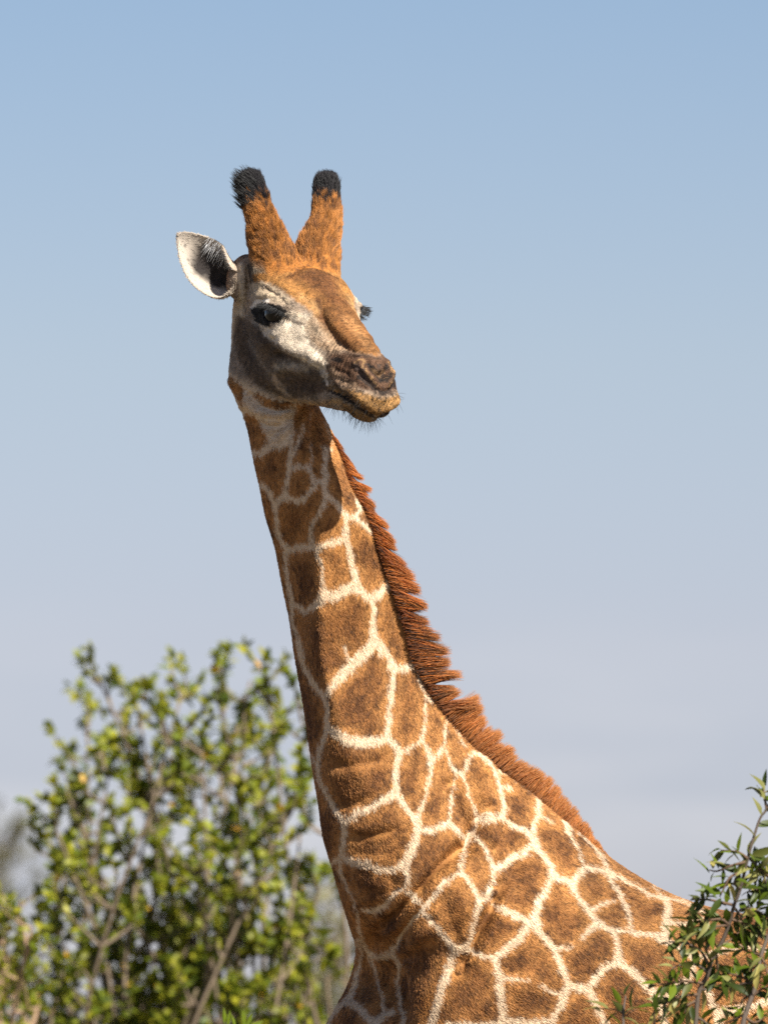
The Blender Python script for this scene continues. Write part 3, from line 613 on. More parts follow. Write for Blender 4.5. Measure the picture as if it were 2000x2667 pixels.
ppoly([(1190, 1170), (1260, 1190), (1340, 1260), (1380, 1330), (1330, 1360), (1250, 1270)], (.028, .02, .016), 16)
ppoly([(1300, 1180), (1500, 1180), (1500, 1330), (1400, 1340), (1350, 1270)], (.05, .034, .026), 24)
pline([(1270, 1240), (1320, 1300)], 34, (.17, .1, .05), 24)
pline([(1100, 1190), (1190, 1290), (1280, 1370)], 54, (.075, .05, .04), 20)
pline([(1110, 1165), (1150, 1150), (1190, 1155), (1175, 1210), (1250, 1300), (1310, 1385)], 12, (.30, .18, .08), 12)
pline([(1130, 1290), (1220, 1370), (1300, 1430), (1400, 1475)], 36, (.035, .025, .02), 26)
pline([(870, 1435), (1000, 1495), (1120, 1585), (1270, 1680)], 26, (.03, .02, .015), 14)
pline([(846, 1060), (850, 1200), (862, 1390)], 12, (.09, .06, .04), 14); pline([(800, 1290), (850, 1380)], 22, (.6, .52, .44), 14)
pline([(700, 1000), (780, 1060), (830, 1120)], 50, (.17, .12, .08), 50, a=.7); pline([(470, 760), (540, 790), (620, 800)], 26, (.30, .24, .19), 30, a=.8)
pline([(30, 760), (60, 900), (130, 1120), (240, 1300)], 40, (.08, .06, .05), 60, a=.7); pline([(180, 830), (230, 960), (330, 1060), (430, 1110)], 50, (.075, .05, .035), 60, a=.75)
pline([(600, 560), (700, 620), (740, 700)], 60, (.44, .27, .12), 70, a=.6); pline([(560, 700), (640, 800), (760, 900)], 50, (.46, .36, .25), 60, a=.6)
pline([(1000, 760), (1120, 900), (1230, 1040)], 40, (.36, .19, .075), 60, a=.6); pline([(250, 480), (330, 440), (420, 480)], 26, (.16, .11, .07), 30, a=.7)  # first stroke: painted highlight along the lit nose ridge
for k in range(9): pline([(905 + 34 * k, 1390 + 14 * k), (940 + 36 * k, 1345 + 18 * k)], 9, (.09, .055, .035), 10, a=.6)
pline([(1000, 1300), (1080, 1330), (1160, 1360)], 14, (.05, .03, .022), 14, a=.8); pline([(900, 1250), (1000, 1250)], 10, (.06, .04, .03), 12, a=.8); pline([(1060, 1110), (1200, 1110), (1300, 1130)], 20, (.06, .035, .022), 20, a=.8)
ppoly([(980, 1540), (1080, 1570), (1250, 1690), (1240, 1740), (1080, 1700), (990, 1610)], (.22, .13, .055), 30)

BROWN_A, BROWN_B, BROWN_C, CREAM = col(.42, .196, .060), col(.235, .098, .028), col(.095, .037, .012), col(.69, .535, .365)
vor = rng.random((420, 3)) * [2.6, 1.7, 2.6] + [-.6, -.6, 0]
from mathutils import kdtree
VKD = kdtree.KDTree(len(vor))
for i, p in enumerate(vor): VKD.insert(p, i)
VKD.balance()
def far_pattern(P):
    """irregular net of pale lines for the sides that the traced chart does not cover"""
    out = np.array([(lambda q: (q[1][2] - q[0][2]) * .5)(VKD.find_n(p, 2)) for p in P])
    return (out - .012) * PXM
def coat(P, Nv, jitter=0.0):
    n = len(P)
    uv = chart(P); fn = -(Nv @ CFW)
    f, r, u = to_head(P)
    wob = np.stack([fbm(P, 60, 3) - .5, fbm(P, 60, 9) - .5], -1) * 12 + (np.stack([vnoise(P * [1, 1, .4], 300, 13), vnoise(P * [1, 1, .4], 300, 19)], -1) - .5) * [7, 13]
    D = RN.sample(DL, uv + wob)
    cov = (uv[:, 0] > 560) & (uv[:, 0] < 2090) & (uv[:, 1] > 780) & (uv[:, 1] < 2690)
    wfar = np.where(cov, sstep(-.25, -.45, fn), 1.0)
    idx = wfar > .001
    if idx.any():
        D[idx] = D[idx] * (1 - wfar[idx]) + wfar[idx] * far_pattern(P[idx])
    k = sstep(-3, 3, D + 1.0 + jitter * rng.normal(size=n) * 2.0)
    mott = fbm(P, 24, 31); mott2 = fbm(P, 110, 41)
    core = sstep(6, 34, D)
    brown = BROWN_A + (BROWN_B - BROWN_A) * np.clip(.12 + .88 * core + (mott - .5) * 1.8, 0, 1)[:, None]
    brown = brown + (BROWN_C - brown) * (sstep(.48, .68, mott * .5 + mott2 * .5) * .8)[:, None]
    cream = CREAM * (.92 + .16 * mott2)[:, None]
    C = cream + (brown - cream) * k[:, None]
    # back line: deeper brown
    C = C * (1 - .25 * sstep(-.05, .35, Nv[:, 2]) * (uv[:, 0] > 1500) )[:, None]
    h = in_head(P)
    if h.any():
        uh = head_uv(P[h]); hc = RH.sample(HC, uh + (np.stack([vnoise(P[h], 170, 5), vnoise(P[h], 170, 6)], -1) - .5) * 9)
        m1 = .6 * fbm(P[h], 90, 51) + .4 * fbm(P[h], 26, 55)
        hc = hc * np.clip(.15 + 1.7 * m1, .4, 1.6)[:, None]
        uu, ff, rr = u[h], f[h], np.abs(r[h])
        # horns: orange stalks, black tops
        hornt = (uu - .10) / .165
        horn = sstep(.07, .10, uu) * (ff < -.03)
        oc = col(.37, .15, .034) * (.6 + .8 * fbm(P[h], 150, 61))[:, None]
        oc = oc + (col(.12, .05, .02) - oc) * (sstep(.48, .66, fbm(P[h] * [1, 1, .5], 120, 66)) * .7)[:, None]
        hc = hc + (oc - hc) * horn[:, None]
        blk = sstep(.66, .80, hornt + (vnoise(P[h], 140, 71) - .5) * .35)
        hc = hc + (col(.012, .010, .012) - hc) * blk[:, None]
        # dotted lips
        dots = sstep(.60, .72, vnoise(P[h], 300, 77)) * sstep(.24, .32, ff) * sstep(.0, -.03, uu) * (uu > -.1)
        hc = hc * (1 - .7 * dots)[:, None]
        nk = np.maximum(sstep(-.19, -.15, f[h]) * sstep(-.215, -.19, u[h]), u[h] > .09)
        C[h] = C[h] * (1 - nk[:, None]) + hc * nk[:, None]
    return C
face_n = -(Nn @ CFW)
add_tone(body_me, coat(P, Nn) * .9)
body_me.materials.clear(); body_me.materials.append(M_SKIN)
body_me.polygons.foreach_set('use_smooth', [True] * len(body_me.polygons))

gx = at(1500, 3000, .15)[0]
giraffe = empty('giraffe', (gx, .15, 0), 'giraffe with brown patched coat and black tufted horns, looking back over its shoulder', 'giraffe')
bpy.context.view_layer.update()
bo = bpy.data.objects.new('body', body_me); COL.objects.link(bo); child(bo, giraffe)

# ------------------------------------------------------------------ short coat hair
body_me.calc_loop_triangles()
nt_ = len(body_me.loop_triangles)
T = np.empty(nt_ * 3, np.int32); body_me.loop_triangles.foreach_get('vertices', T); T = T.reshape(-1, 3)
A_, B_, C_ = P[T[:, 0]], P[T[:, 1]], P[T[:, 2]]
cr_ = np.cross(B_ - A_, C_ - A_); area = .5 * np.linalg.norm(cr_, axis=1); tn = unit(cr_)
cen = (A_ + B_ + C_) / 3; cuv = chart(cen)
vis = (-(tn @ CFW) > -.3) & (cuv[:, 0] > 380) & (cuv[:, 0] < 2090) & (cuv[:, 1] > 380) & (cuv[:, 1] < 2760)
thead = in_head(cen); q0h = to_head(cen)[0]
q = np.stack(to_head(cen), -1); q[:, 1] = np.abs(q[:, 1]); q = q - EYE_C
in_eye = np.linalg.norm(q, axis=1) < .0375
wgt = area * vis * np.where(thead, 2.8 + .9 * (q0h > .2), 1.0) * (~in_eye)
NH = 680000
ti = rng.choice(nt_, NH, p=wgt / wgt.sum())
a = rng.random(NH); b_ = rng.random(NH); fl = a + b_ > 1; a[fl] = 1 - a[fl]; b_[fl] = 1 - b_[fl]
Rt = A_[ti] + a[:, None] * (B_ - A_)[ti] + b_[:, None] * (C_ - A_)[ti]
Nt = unit(Nn[T[ti, 0]] * (1 - a - b_)[:, None] + Nn[T[ti, 1]] * a[:, None] + Nn[T[ti, 2]] * b_[:, None])
ruv = chart(Rt); rhead = in_head(Rt)
sh_ = sstep(1900, 2500, ruv[:, 1])[:, None]
flow = unit(np.array([.33, .0, -.94]) * (1 - sh_) + np.array([.75, .1, -.6]) * sh_)
f, r, u = to_head(Rt)
hflow = -HF * np.where(u < .08, .9, .75)[:, None] + HU * np.where(u > .05, .55, -.1)[:, None] + HR * (np.sign(r) * .25)[:, None]
muz = (f > .24)[:, None]
hflow = np.where(muz, -HF * .5 - HU * .6, hflow)
hornm = (u > .105) & (f < -.06)
flow = np.where(rhead[:, None], hflow, flow)
swirl = np.stack([fbm(Rt, 14, 81), fbm(Rt, 14, 82), fbm(Rt, 14, 83)], -1) - .5
flow = flow + swirl * 1.1
flow = unit(flow - (flow * Nt).sum(1, keepdims=True) * Nt)
ln = np.where(rhead, .0038, .0092) * (.7 + .6 * rng.random(NH))
ln = np.where(rhead & (f > .2), ln * np.where(f > .29, .75, .7), ln)
ln = np.where(hornm & rhead, .017 * (.6 + .8 * rng.random(NH)), ln)
lift = np.where(rhead, .18, .06) + .10 * rng.random(NH)
d0 = unit(flow + Nt * lift[:, None] + rng.normal(size=(NH, 3)) * .12)
d1 = unit(flow + Nt * (lift * .25)[:, None] + rng.normal(size=(NH, 3)) * .16)
p1 = Rt + d0 * (ln * .5)[:, None]; p2 = p1 + d1 * (ln * .5)[:, None]
HP = np.stack([Rt - Nt * .001, p1, p2], 1)
rad_ = np.where(rhead, .00031, .00042)
HRd = np.stack([rad_, rad_ * .85, rad_ * .25], 1)
hcol = coat(Rt, Nt, 1.0)
bright = (.86 + .28 * rng.random(NH)) * np.clip(-.05 + 2.1 * fbm((Rt - np.array([.35, 0, 0]) * Rt[:, 2:]) * [1, 1, .28], 270, 91), .3, 1.8)
lum = np.clip((hcol @ [.3, .5, .2] - .12) / .4, 0, 1); bright = bright + (.93 + .14 * rng.random(NH) - bright) * (.65 * lum)
hcol = hcol * bright[:, None]
fur = hair_obj('coat_fur', HP, HRd, hcol, M_FUR, None); child(fur, giraffe)

# horn tufts
for sgn in (1, -1):
    n = 2600
    th = rng.random(n) * 2 * math.pi; t = rng.random(n)
    hp = np.array([(-.165, .092, .196), (-.19, .098, .226), (-.21, .102, .252)])
    c = crom(hp, 100)[(t * 99).astype(int)]
    ax = unit(np.array([-.5, .12, .62])); e1 = unit(np.cross(ax, [0, 1, 0])); e2 = np.cross(ax, e1)
    rad0 = .027 * np.sqrt(np.clip(1 - np.clip((t - .6) / .45, 0, 1) ** 2, .02, 1))
    o_ = np.cos(th)[:, None] * e1 + np.sin(th)[:, None] * e2
    root = c + o_ * rad0[:, None]
    drift = np.array([-.35, .75, .0]) if sgn > 0 else np.array([-.2, 0, .2])
    d = unit(ax * .9 + o_ * .28 + drift * (.7 if sgn > 0 else .25) + rng.normal(size=(n, 3)) * .22)
    ll = (.028 if sgn > 0 else .019) * (.3 + 1.2 * rng.random(n) ** 1.5)
    pts = [root, root + d * (ll * .5)[:, None], root + d * (ll)[:, None] - o_ * (ll * .25)[:, None] + drift * (ll * .3)[:, None]]
    W = [head_pt(0, 0, 0) + p[:, :1] * HF + p[:, 1:2] * sgn * HR + p[:, 2:] * HU for p in pts]
    rr = np.full(n, .0007)
    o = hair_obj('horn_tuft', np.stack(W, 1), np.stack([rr, rr * .8, rr * .2], 1), np.full((n, 3), .012) * (.6 + rng.random((n, 1))), M_FUR, None); child(o, giraffe)

# ------------------------------------------------------------------ mane
MB = [(869, 1141, 884, 1150), (897, 1197, 930, 1222), (925, 1278, 975, 1300), (948, 1322, 995, 1345), (964, 1351, 1015, 1383), (981, 1393, 1040, 1420), (1002, 1459, 1080, 1482),
      (1016, 1500, 1098, 1524), (1032, 1550, 1115, 1578), (1054, 1613, 1138, 1613), (1070, 1660, 1170, 1668), (1084, 1722, 1190, 1715), (1110, 1770, 1208, 1765), (1135, 1810, 1206, 1780), (1163, 1852, 1262, 1806), (1192, 1889, 1280, 1835),
      (1225, 1925, 1300, 1868), (1264, 1968, 1330, 1915), (1300, 1993, 1350, 1942), (1363, 2043, 1415, 1985), (1427, 2098, 1470, 2035), (1477, 2140, 1512, 2092), (1528, 2182, 1550, 2150), (1570, 2220, 1580, 2205), (1595, 2241, 1600, 2236)]
MBd = crom(MB, 800)
seg = np.r_[0, np.cumsum(np.hypot(*np.diff(MBd[:, :2], axis=0).T))]
nM = 30000
s_ = rng.random(nM) * seg[-1]
ii = np.clip(np.searchsorted(seg, s_), 0, 799)
row = MBd[ii]
# depth of the nape along the body rings
rk = np.argmin((BD[:, None, 2] - MBd[None, :, 0]) ** 2 + (BD[:, None, 3] - MBd[None, :, 1]) ** 2, axis=0)
yc = (BD[:, 4] - shear((BD[:, 1] + BD[:, 3]) / 2) * BD[:, 5])[rk][ii]
cb = np.r_[0, np.cumsum(rng.uniform(7, 38, 140))]; clump = np.clip(np.searchsorted(cb, s_ + rng.normal(size=nM) * 2.5) - 1, 0, 138); cr1 = rng.normal(size=160); cr2 = rng.random(160)
side = rng.random(nM) * 2 - 1
wd = .020 + .012 * sstep(1300, 1800, row[:, 1])
inset = rng.random(nM) * 14 + (np.abs(side)) * 4
vec = row[:, 2:] - row[:, :2]; vl = np.linalg.norm(vec, axis=1)
vn = vec / vl[:, None]
base = np.stack([row[:, 0] - vn[:, 0] * inset, row[:, 1] - vn[:, 1] * inset], -1)
ang = cr1[clump] * .12 + rng.normal(size=nM) * .07
ca, sa = np.cos(ang), np.sin(ang)
dirn = np.stack([vn[:, 0] * ca - vn[:, 1] * sa, vn[:, 0] * sa + vn[:, 1] * ca], -1)
lenp = (vl + inset) * (.50 + .50 * rng.random(nM) ** .8) * (.66 + .34 * cr2[clump] + .12 * sstep(1900, 2050, row[:, 1]) * (1 - cr2[clump]))
lenp = np.maximum(lenp, 10)
tg0 = np.gradient(MBd[:, :2], axis=0); tgt_ = unit(tg0)[ii]; dsc = np.clip(((cb[clump] + cb[clump + 1]) * .5 - s_) * .7, -10, 10) * (.3 + .9 * cr2[clump]) * (1 - .75 * sstep(1900, 2050, row[:, 1]))
k5 = 5; ts = np.linspace(0, 1, k5)
pts = []
for t in ts:
    bend = (t ** 2) * 10 * (.3 + cr2[clump])
    x = base[:, 0] + dirn[:, 0] * lenp * t + tgt_[:, 0] * dsc * t ** 1.5; y = base[:, 1] + dirn[:, 1] * lenp * t + bend + tgt_[:, 1] * dsc * t ** 1.5
    Y = yc + side * wd * (1 - .45 * t) + rng.normal(size=nM) * .002
    a_ = np.array(at(x, y, 0.0)); a_[:, 1] = Y
    pts.append(a_)
MP = np.stack(pts, 1)
mr = np.full(nM, .00042); MR = np.stack([mr, mr, mr * .9, mr * .65, mr * .2], 1)
tone = np.clip(.5 + .3 * cr1[clump] + rng.normal(size=nM) * .3, 0, 1)[:, None]
MC = col(.66, .215, .040) * (1 - tone) + col(.30, .072, .014) * tone
darkc = (rng.random(nM) < .22 + .30 * sstep(1450, 1650, row[:, 1]) * sstep(1900, 1750, row[:, 1]))[:, None]
MC = np.where(darkc, MC * .16, MC) * (.6 + .8 * rng.random((nM, 1)))
lo = sstep(1750, 1950, row[:, 1])[:, None]
MC = MC * (1 - .5 * lo) + .5 * lo * col(.46, .20, .065)
tp = np.array([.45, .75, 1.0, 1.0, 1.0])[None, :, None]; tipw = np.array([0, .03, .12, .35, .7])[None, :, None] * ((.25 + .75 * rng.random((nM, 1, 1))) * (.45 + .55 * sstep(1650, 1850, row[:, 1]))[:, None, None])  # root shadow and backlit tips painted into the strand colours
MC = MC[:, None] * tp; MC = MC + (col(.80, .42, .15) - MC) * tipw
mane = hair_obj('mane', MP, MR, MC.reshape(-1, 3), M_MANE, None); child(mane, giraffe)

# ------------------------------------------------------------------ eyes, lashes, whiskers
me_m, ent, eb_ = newmat('eye'); eb_.inputs['Base Color'].default_value = (.006, .004, .003, 1); eb_.inputs['Roughness'].default_value = .10; eb_.inputs['Specular IOR Level'].default_value = .3
for sgn in (1, -1):
    ts = np.linspace(.02, math.pi - .02, 20); th = np.arange(28) * 2 * math.pi / 28
    c = EYE_C
    v, fcs = loft(np.array([head_pt(c[0] - EYE_R * math.cos(t) * np.ones(28), sgn * (c[1] + EYE_R * math.sin(t) * np.cos(th)), c[2] + EYE_R * math.sin(t) * np.sin(th)) for t in ts]))
    o = mesh_obj('eye', v, fcs, me_m); child(o, giraffe); eyo = o
    bm = bmesh.new(); bm.from_mesh(o.data); bmesh.ops.recalc_face_normals(bm, faces=bm.faces); bm.to_mesh(o.data); bm.free()
    n = 150
    aa = (rng.random(n) * 2 - 1) * .95
    A0 = aa * ew; B0 = .016 * np.sqrt(1 - aa ** 2) + .004
    d_n = np.sqrt(np.clip((EYE_R + .008) ** 2 - A0 ** 2 - B0 ** 2, .0001, 1))
    loc = np.array(EYE_C) + A0[:, None] * eA + B0[:, None] * eB + d_n[:, None] * eN
    d = unit(eN * .9 + eA * (aa * .4)[:, None] - eB * (.35 + .3 * rng.random(n))[:, None] + rng.normal(size=(n, 3)) * .12)
    ll = .016 + .014 * rng.random(n)
    p = [loc, loc + d * (ll * .5)[:, None], loc + d * ll[:, None] + eB * (ll * .12)[:, None]]
    W = [head_pt(0, 0, 0) + x[:, :1] * HF + x[:, 1:2] * sgn * HR + x[:, 2:] * HU for x in p]
    rr = np.full(n, .0007)
    o = hair_obj('eyelash', np.stack(W, 1), np.stack([rr, rr * .7, rr * .2], 1), np.full((n, 3), .012), M_FUR, None); child(o, eyo)
# whiskers on lips and chin
cand = np.where(hm & (hf > .24) & (hu < -.035))[0]
cand = np.r_[cand, np.where((hf > .24) & (hf < .42) & (hu < -.09) & (hu > -.15) & (np.abs(hr) < .05))[0]]
wi = rng.choice(cand, 330)
d = unit(Nn[wi] + HF * .15 - HU * .25 + rng.normal(size=(330, 3)) * .2); ll = .009 + .021 * rng.random(330)
W = [P[wi], P[wi] + d * (ll * .5)[:, None], P[wi] + d * ll[:, None] - np.array([0, 0, 1]) * (ll * .15)[:, None]]
rr = np.full(330, .00032)
o = hair_obj('whiskers', np.stack(W, 1), np.stack([rr, rr * .8, rr * .3], 1), np.full((330, 3), .02), M_FUR, None); child(o, giraffe)

# ------------------------------------------------------------------ ears
def ear(Tp, Bp, Yedge, cup, phim, offs, name='ear'):
    nt, nsx = 40, 36
    Te = crom(Tp, nt); Be = crom(Bp, nt); ye = crom(np.array(Yedge)[:, None], nt)[:, 0]; cu = crom(np.array(cup)[:, None], nt)[:, 0]
    pm = np.radians(crom(np.array(phim)[:, None], nt)[:, 0]); of = np.radians(crom(np.array(offs)[:, None], nt)[:, 0])
    S_ = np.linspace(-1, 1, nsx)
    G = []
    for i in range(nt):
        ph = S_ * pm[i] + of[i]
        sm = math.sin(min(pm[i], math.pi / 2))
        x = np.sin(ph) / sm; dep = (np.cos(ph) - math.cos(min(pm[i], math.pi / 2))) * cu[i]
        c = (Te[i] + Be[i]) / 2; h = (Be[i] - Te[i]) / 2
        w = .5 + .5 * x
        G.append(at(c[0] + h[0] * x, c[1] + h[1] * x, 0.0) + np.stack([np.zeros(nsx), ye[i] + dep, np.zeros(nsx)], -1))
    G = np.array(G)
    du = np.gradient(G, axis=0); dv = np.gradient(G, axis=1); nn = unit(np.cross(du, dv))
    thick = (.0035 * (1 - .85 * np.abs(S_) ** 5))[None, :, None]
    V = np.concatenate([(G + nn * thick).reshape(-1, 3), (G - nn * thick).reshape(-1, 3)])
    F = []
    idx = lambda i, j, k: k * nt * nsx + i * nsx + j
    for i in range(nt - 1):
        for j in range(nsx - 1):
            F.append((idx(i, j, 0), idx(i, j + 1, 0), idx(i + 1, j + 1, 0), idx(i + 1, j, 0)))
            F.append((idx(i, j, 1), idx(i + 1, j, 1), idx(i + 1, j + 1, 1), idx(i, j + 1, 1)))
    for i in range(nt - 1):
        for j in (0, nsx - 1): F.append((idx(i, j, 0), idx(i + 1, j, 0), idx(i + 1, j, 1), idx(i, j, 1)))
    for j in range(nsx - 1):
        F.append((idx(nt - 1, j, 0), idx(nt - 1, j + 1, 0), idx(nt - 1, j + 1, 1), idx(nt - 1, j, 1)))
    tt = np.linspace(0, 1, nt)[:, None]; ss = S_[None]
    blk = sstep(.62, .36, np.abs(ss + .08) + .22 * (vnoise(G.reshape(-1, 3), 70, 8).reshape(nt, nsx) - .5)) * sstep(.80, .62, tt) * sstep(.02, .12, tt)
    inner = col(.46, .40, .33) * (1 - blk[..., None]) + col(.025, .02, .018) * blk[..., None]
    sp_ = sstep(.80, .9, vnoise(G.reshape(-1, 3), 160, 3)).reshape(nt, nsx)
    inner = inner * (1 - .6 * sp_[..., None])
    outer = np.broadcast_to(col(.42, .34, .26), inner.shape)
    # which face is the inside: the one turned to the hollow
    Cc = np.concatenate([inner.reshape(-1, 3), outer.reshape(-1, 3)]) if (nn[nt // 2, nsx // 2] @ CFW) < 0 else np.concatenate([outer.reshape(-1, 3), inner.reshape(-1, 3)])
    o = mesh_obj(name, V, F, M_EAR, tone=Cc)
    return o, G
Tp = fr(*Z2, [(960, 670), (870, 645), (800, 560), (720, 400), (570, 300), (400, 238), (210, 195), (95, 205)])
Bp = fr(*Z2, [(930, 1000), (830, 1110), (690, 1165), (500, 1110), (330, 985), (200, 800), (108, 540), (76, 270)])
yb = (head_pt(-.175, .1, .02))[1]
eo, EG = ear(Tp, Bp, [yb, yb - .01, yb - .015, yb - .01, yb + .0, yb + .01, yb + .02, yb + .03], [.04, .05, .055, .05, .042, .03, .02, .008], [150, 130, 108, 88, 78, 70, 60, 50], [-18, -16, -12, -5, 0, 0, 0, 0])
eo.name = 'ear'; child(eo, giraffe)
em = eo.data; em.calc_loop_triangles()
eT = np.array([t.vertices[:] for t in em.loop_triangles]); eV = np.array([v.co[:] for v in em.vertices]); eNn = np.array([v.normal[:] for v in em.vertices])
eC = np.empty(len(eV) * 4, np.float32); em.attributes['tone'].data.foreach_get('color', eC); eC = eC.reshape(-1, 4)[:, :3]
n = 16000
ar = np.linalg.norm(np.cross(eV[eT[:, 1]] - eV[eT[:, 0]], eV[eT[:, 2]] - eV[eT[:, 0]]), axis=1)
k = rng.choice(len(eT), n, p=ar / ar.sum()); w_ = rng.dirichlet((1, 1, 1), n)[:, :, None]
root = (eV[eT[k]] * w_).sum(1); nn = unit((eNn[eT[k]] * w_).sum(1)); cc = (eC[eT[k]] * w_).sum(1)
ax_ = unit(EG[-1].mean(0) - EG[0].mean(0))
d = unit(ax_ - (nn @ ax_)[:, None] * nn + nn * .35 + rng.normal(size=(n, 3)) * .25); ll = .004 + .005 * rng.random(n)
o = hair_obj('ear_fur', np.stack([root, root + d * (ll * .5)[:, None], root + d * ll[:, None]], 1), np.tile([.0004, .00035, .0001], (n, 1)), cc * (.8 + .5 * rng.random((n, 1))), M_FUR, None); child(o, eo)
# pale hairs across the hollow of the ear
n = 150
i_ = rng.integers(4, 24, n); j_ = rng.integers(0, 7, n)
root = EG[i_, j_]; tip = EG[np.clip(i_ + 2, 0, 39), np.clip(j_ + rng.integers(8, 16, n), 0, 35)] - CFW * .022
d = tip - root + rng.normal(size=(n, 3)) * .007; ll = .3 + .5 * rng.random(n)
W = np.stack([root - CFW * .003, root + d * (ll * .5)[:, None] - CFW * .006, root + d * ll[:, None]], 1)
o = hair_obj('ear_hair', W, np.tile([.0003, .00025, .0001], (n, 1)), np.full((n, 3), .62), M_FUR, None); child(o, eo)
# the other ear lies back behind the head
lb = [head_pt(-.17, -.10, .02), head_pt(-.30, -.12, -.03)]
q0 = chart(np.array(lb))
ax = q0[1] - q0[0]; px_ = np.array([-ax[1], ax[0]]) / np.linalg.norm(ax)
wid = [22, 34, 42, 46, 42, 34, 20, 4]
Tp2 = [tuple(q0[0] + ax * t / 7 + px_ * w) for t, w in enumerate(wid)]; Bp2 = [tuple(q0[0] + ax * t / 7 - px_ * w) for t, w in enumerate(wid)]
ys = [lb[0][1] + (lb[1][1] - lb[0][1]) * t / 7 for t in range(8)]
eo2, _ = ear(Tp2, Bp2, ys, [.04, .045, .045, .04, .035, .03, .02, .008], [140, 125, 105, 88, 78, 70, 60, 50], [0] * 8)
eo2.name = 'ear'; child(eo2, giraffe)

# ------------------------------------------------------------------ shrubs
def leaf_mesh(name, ln, wd, fold, curl, c):
    """pointed oval leaf with a midrib fold, 12 faces, lying along +X"""
    xs = [0, .12, .32, .55, .78, 1.0]; ws = [.05, .55, 1.0, .92, .5, .02]
    V = []; F = []
    for x, w in zip(xs, ws):
        z = -curl * x * x * ln
        V += [(x * ln, -w * wd / 2, z + fold * w * wd / 2), (x * ln, 0, z), (x * ln, w * wd / 2, z + fold * w * wd / 2)]
    for i in range(5):
        a = i * 3; F += [(a, a + 3, a + 4, a + 1), (a + 1, a + 4, a + 5, a + 2)]
    me = bpy.data.meshes.new(name); me.from_pydata(V, [], F); me.materials.append(M_LEAF)
    me.polygons.foreach_set('use_smooth', [True] * len(F))
    add_tone(me, np.broadcast_to(np.asarray(c, float), (len(V), 3)))
    return me
def frames(d, up):
    d = unit(d); y = unit(np.cross(up, d)); z = np.cross(d, y)
    return d, y, z
def joined_leaves(name, pos, d, up, ln, wd, fold, tone, parent):
    X, Y, Z = frames(d, up)
    xs = [(0, .06), (.35, 1.0), (.7, .85), (1.0, .03)]
    n = len(pos); V = np.empty((n, 12, 3)); F0 = []
    for i, (x, w) in enumerate(xs):
        for j, s in enumerate((-1, 0, 1)):
            V[:, i * 3 + j] = pos + X * (x * ln)[:, None] + Y * (s * w * wd / 2)[:, None] + Z * (abs(s) * w * wd / 2 * fold - .25 * x * x * ln)[:, None]
    for i in range(3): F0 += [(i * 3, i * 3 + 3, i * 3 + 4, i * 3 + 1), (i * 3 + 1, i * 3 + 4, i * 3 + 5, i * 3 + 2)]
    F = (np.arange(n)[:, None, None] * 12 + np.array(F0)[None]).reshape(-1, 4)
    o = mesh_obj(name, V.reshape(-1, 3), F, M_LEAF, tone=np.repeat(tone, 12, 0)); child(o, parent); o['kind'] = 'stuff'
    return o
def stems_mesh(name, paths, parent, tone, sides=6):
    VV, FF, off = [], [], 0
    for p, r in paths:
        v, f = tube(p, r, sides, max(6, 3 * len(p))); VV.append(v); FF += [tuple(i + off for i in q) for q in f]; off += len(v)
    o = mesh_obj(name, np.concatenate(VV), FF, M_BARK, tone=tone); child(o, parent)
    return o
GREENS = np.array([(.19, .215, .014), (.125, .16, .012), (.29, .28, .02), (.065, .095, .010), (.21, .22, .02)])

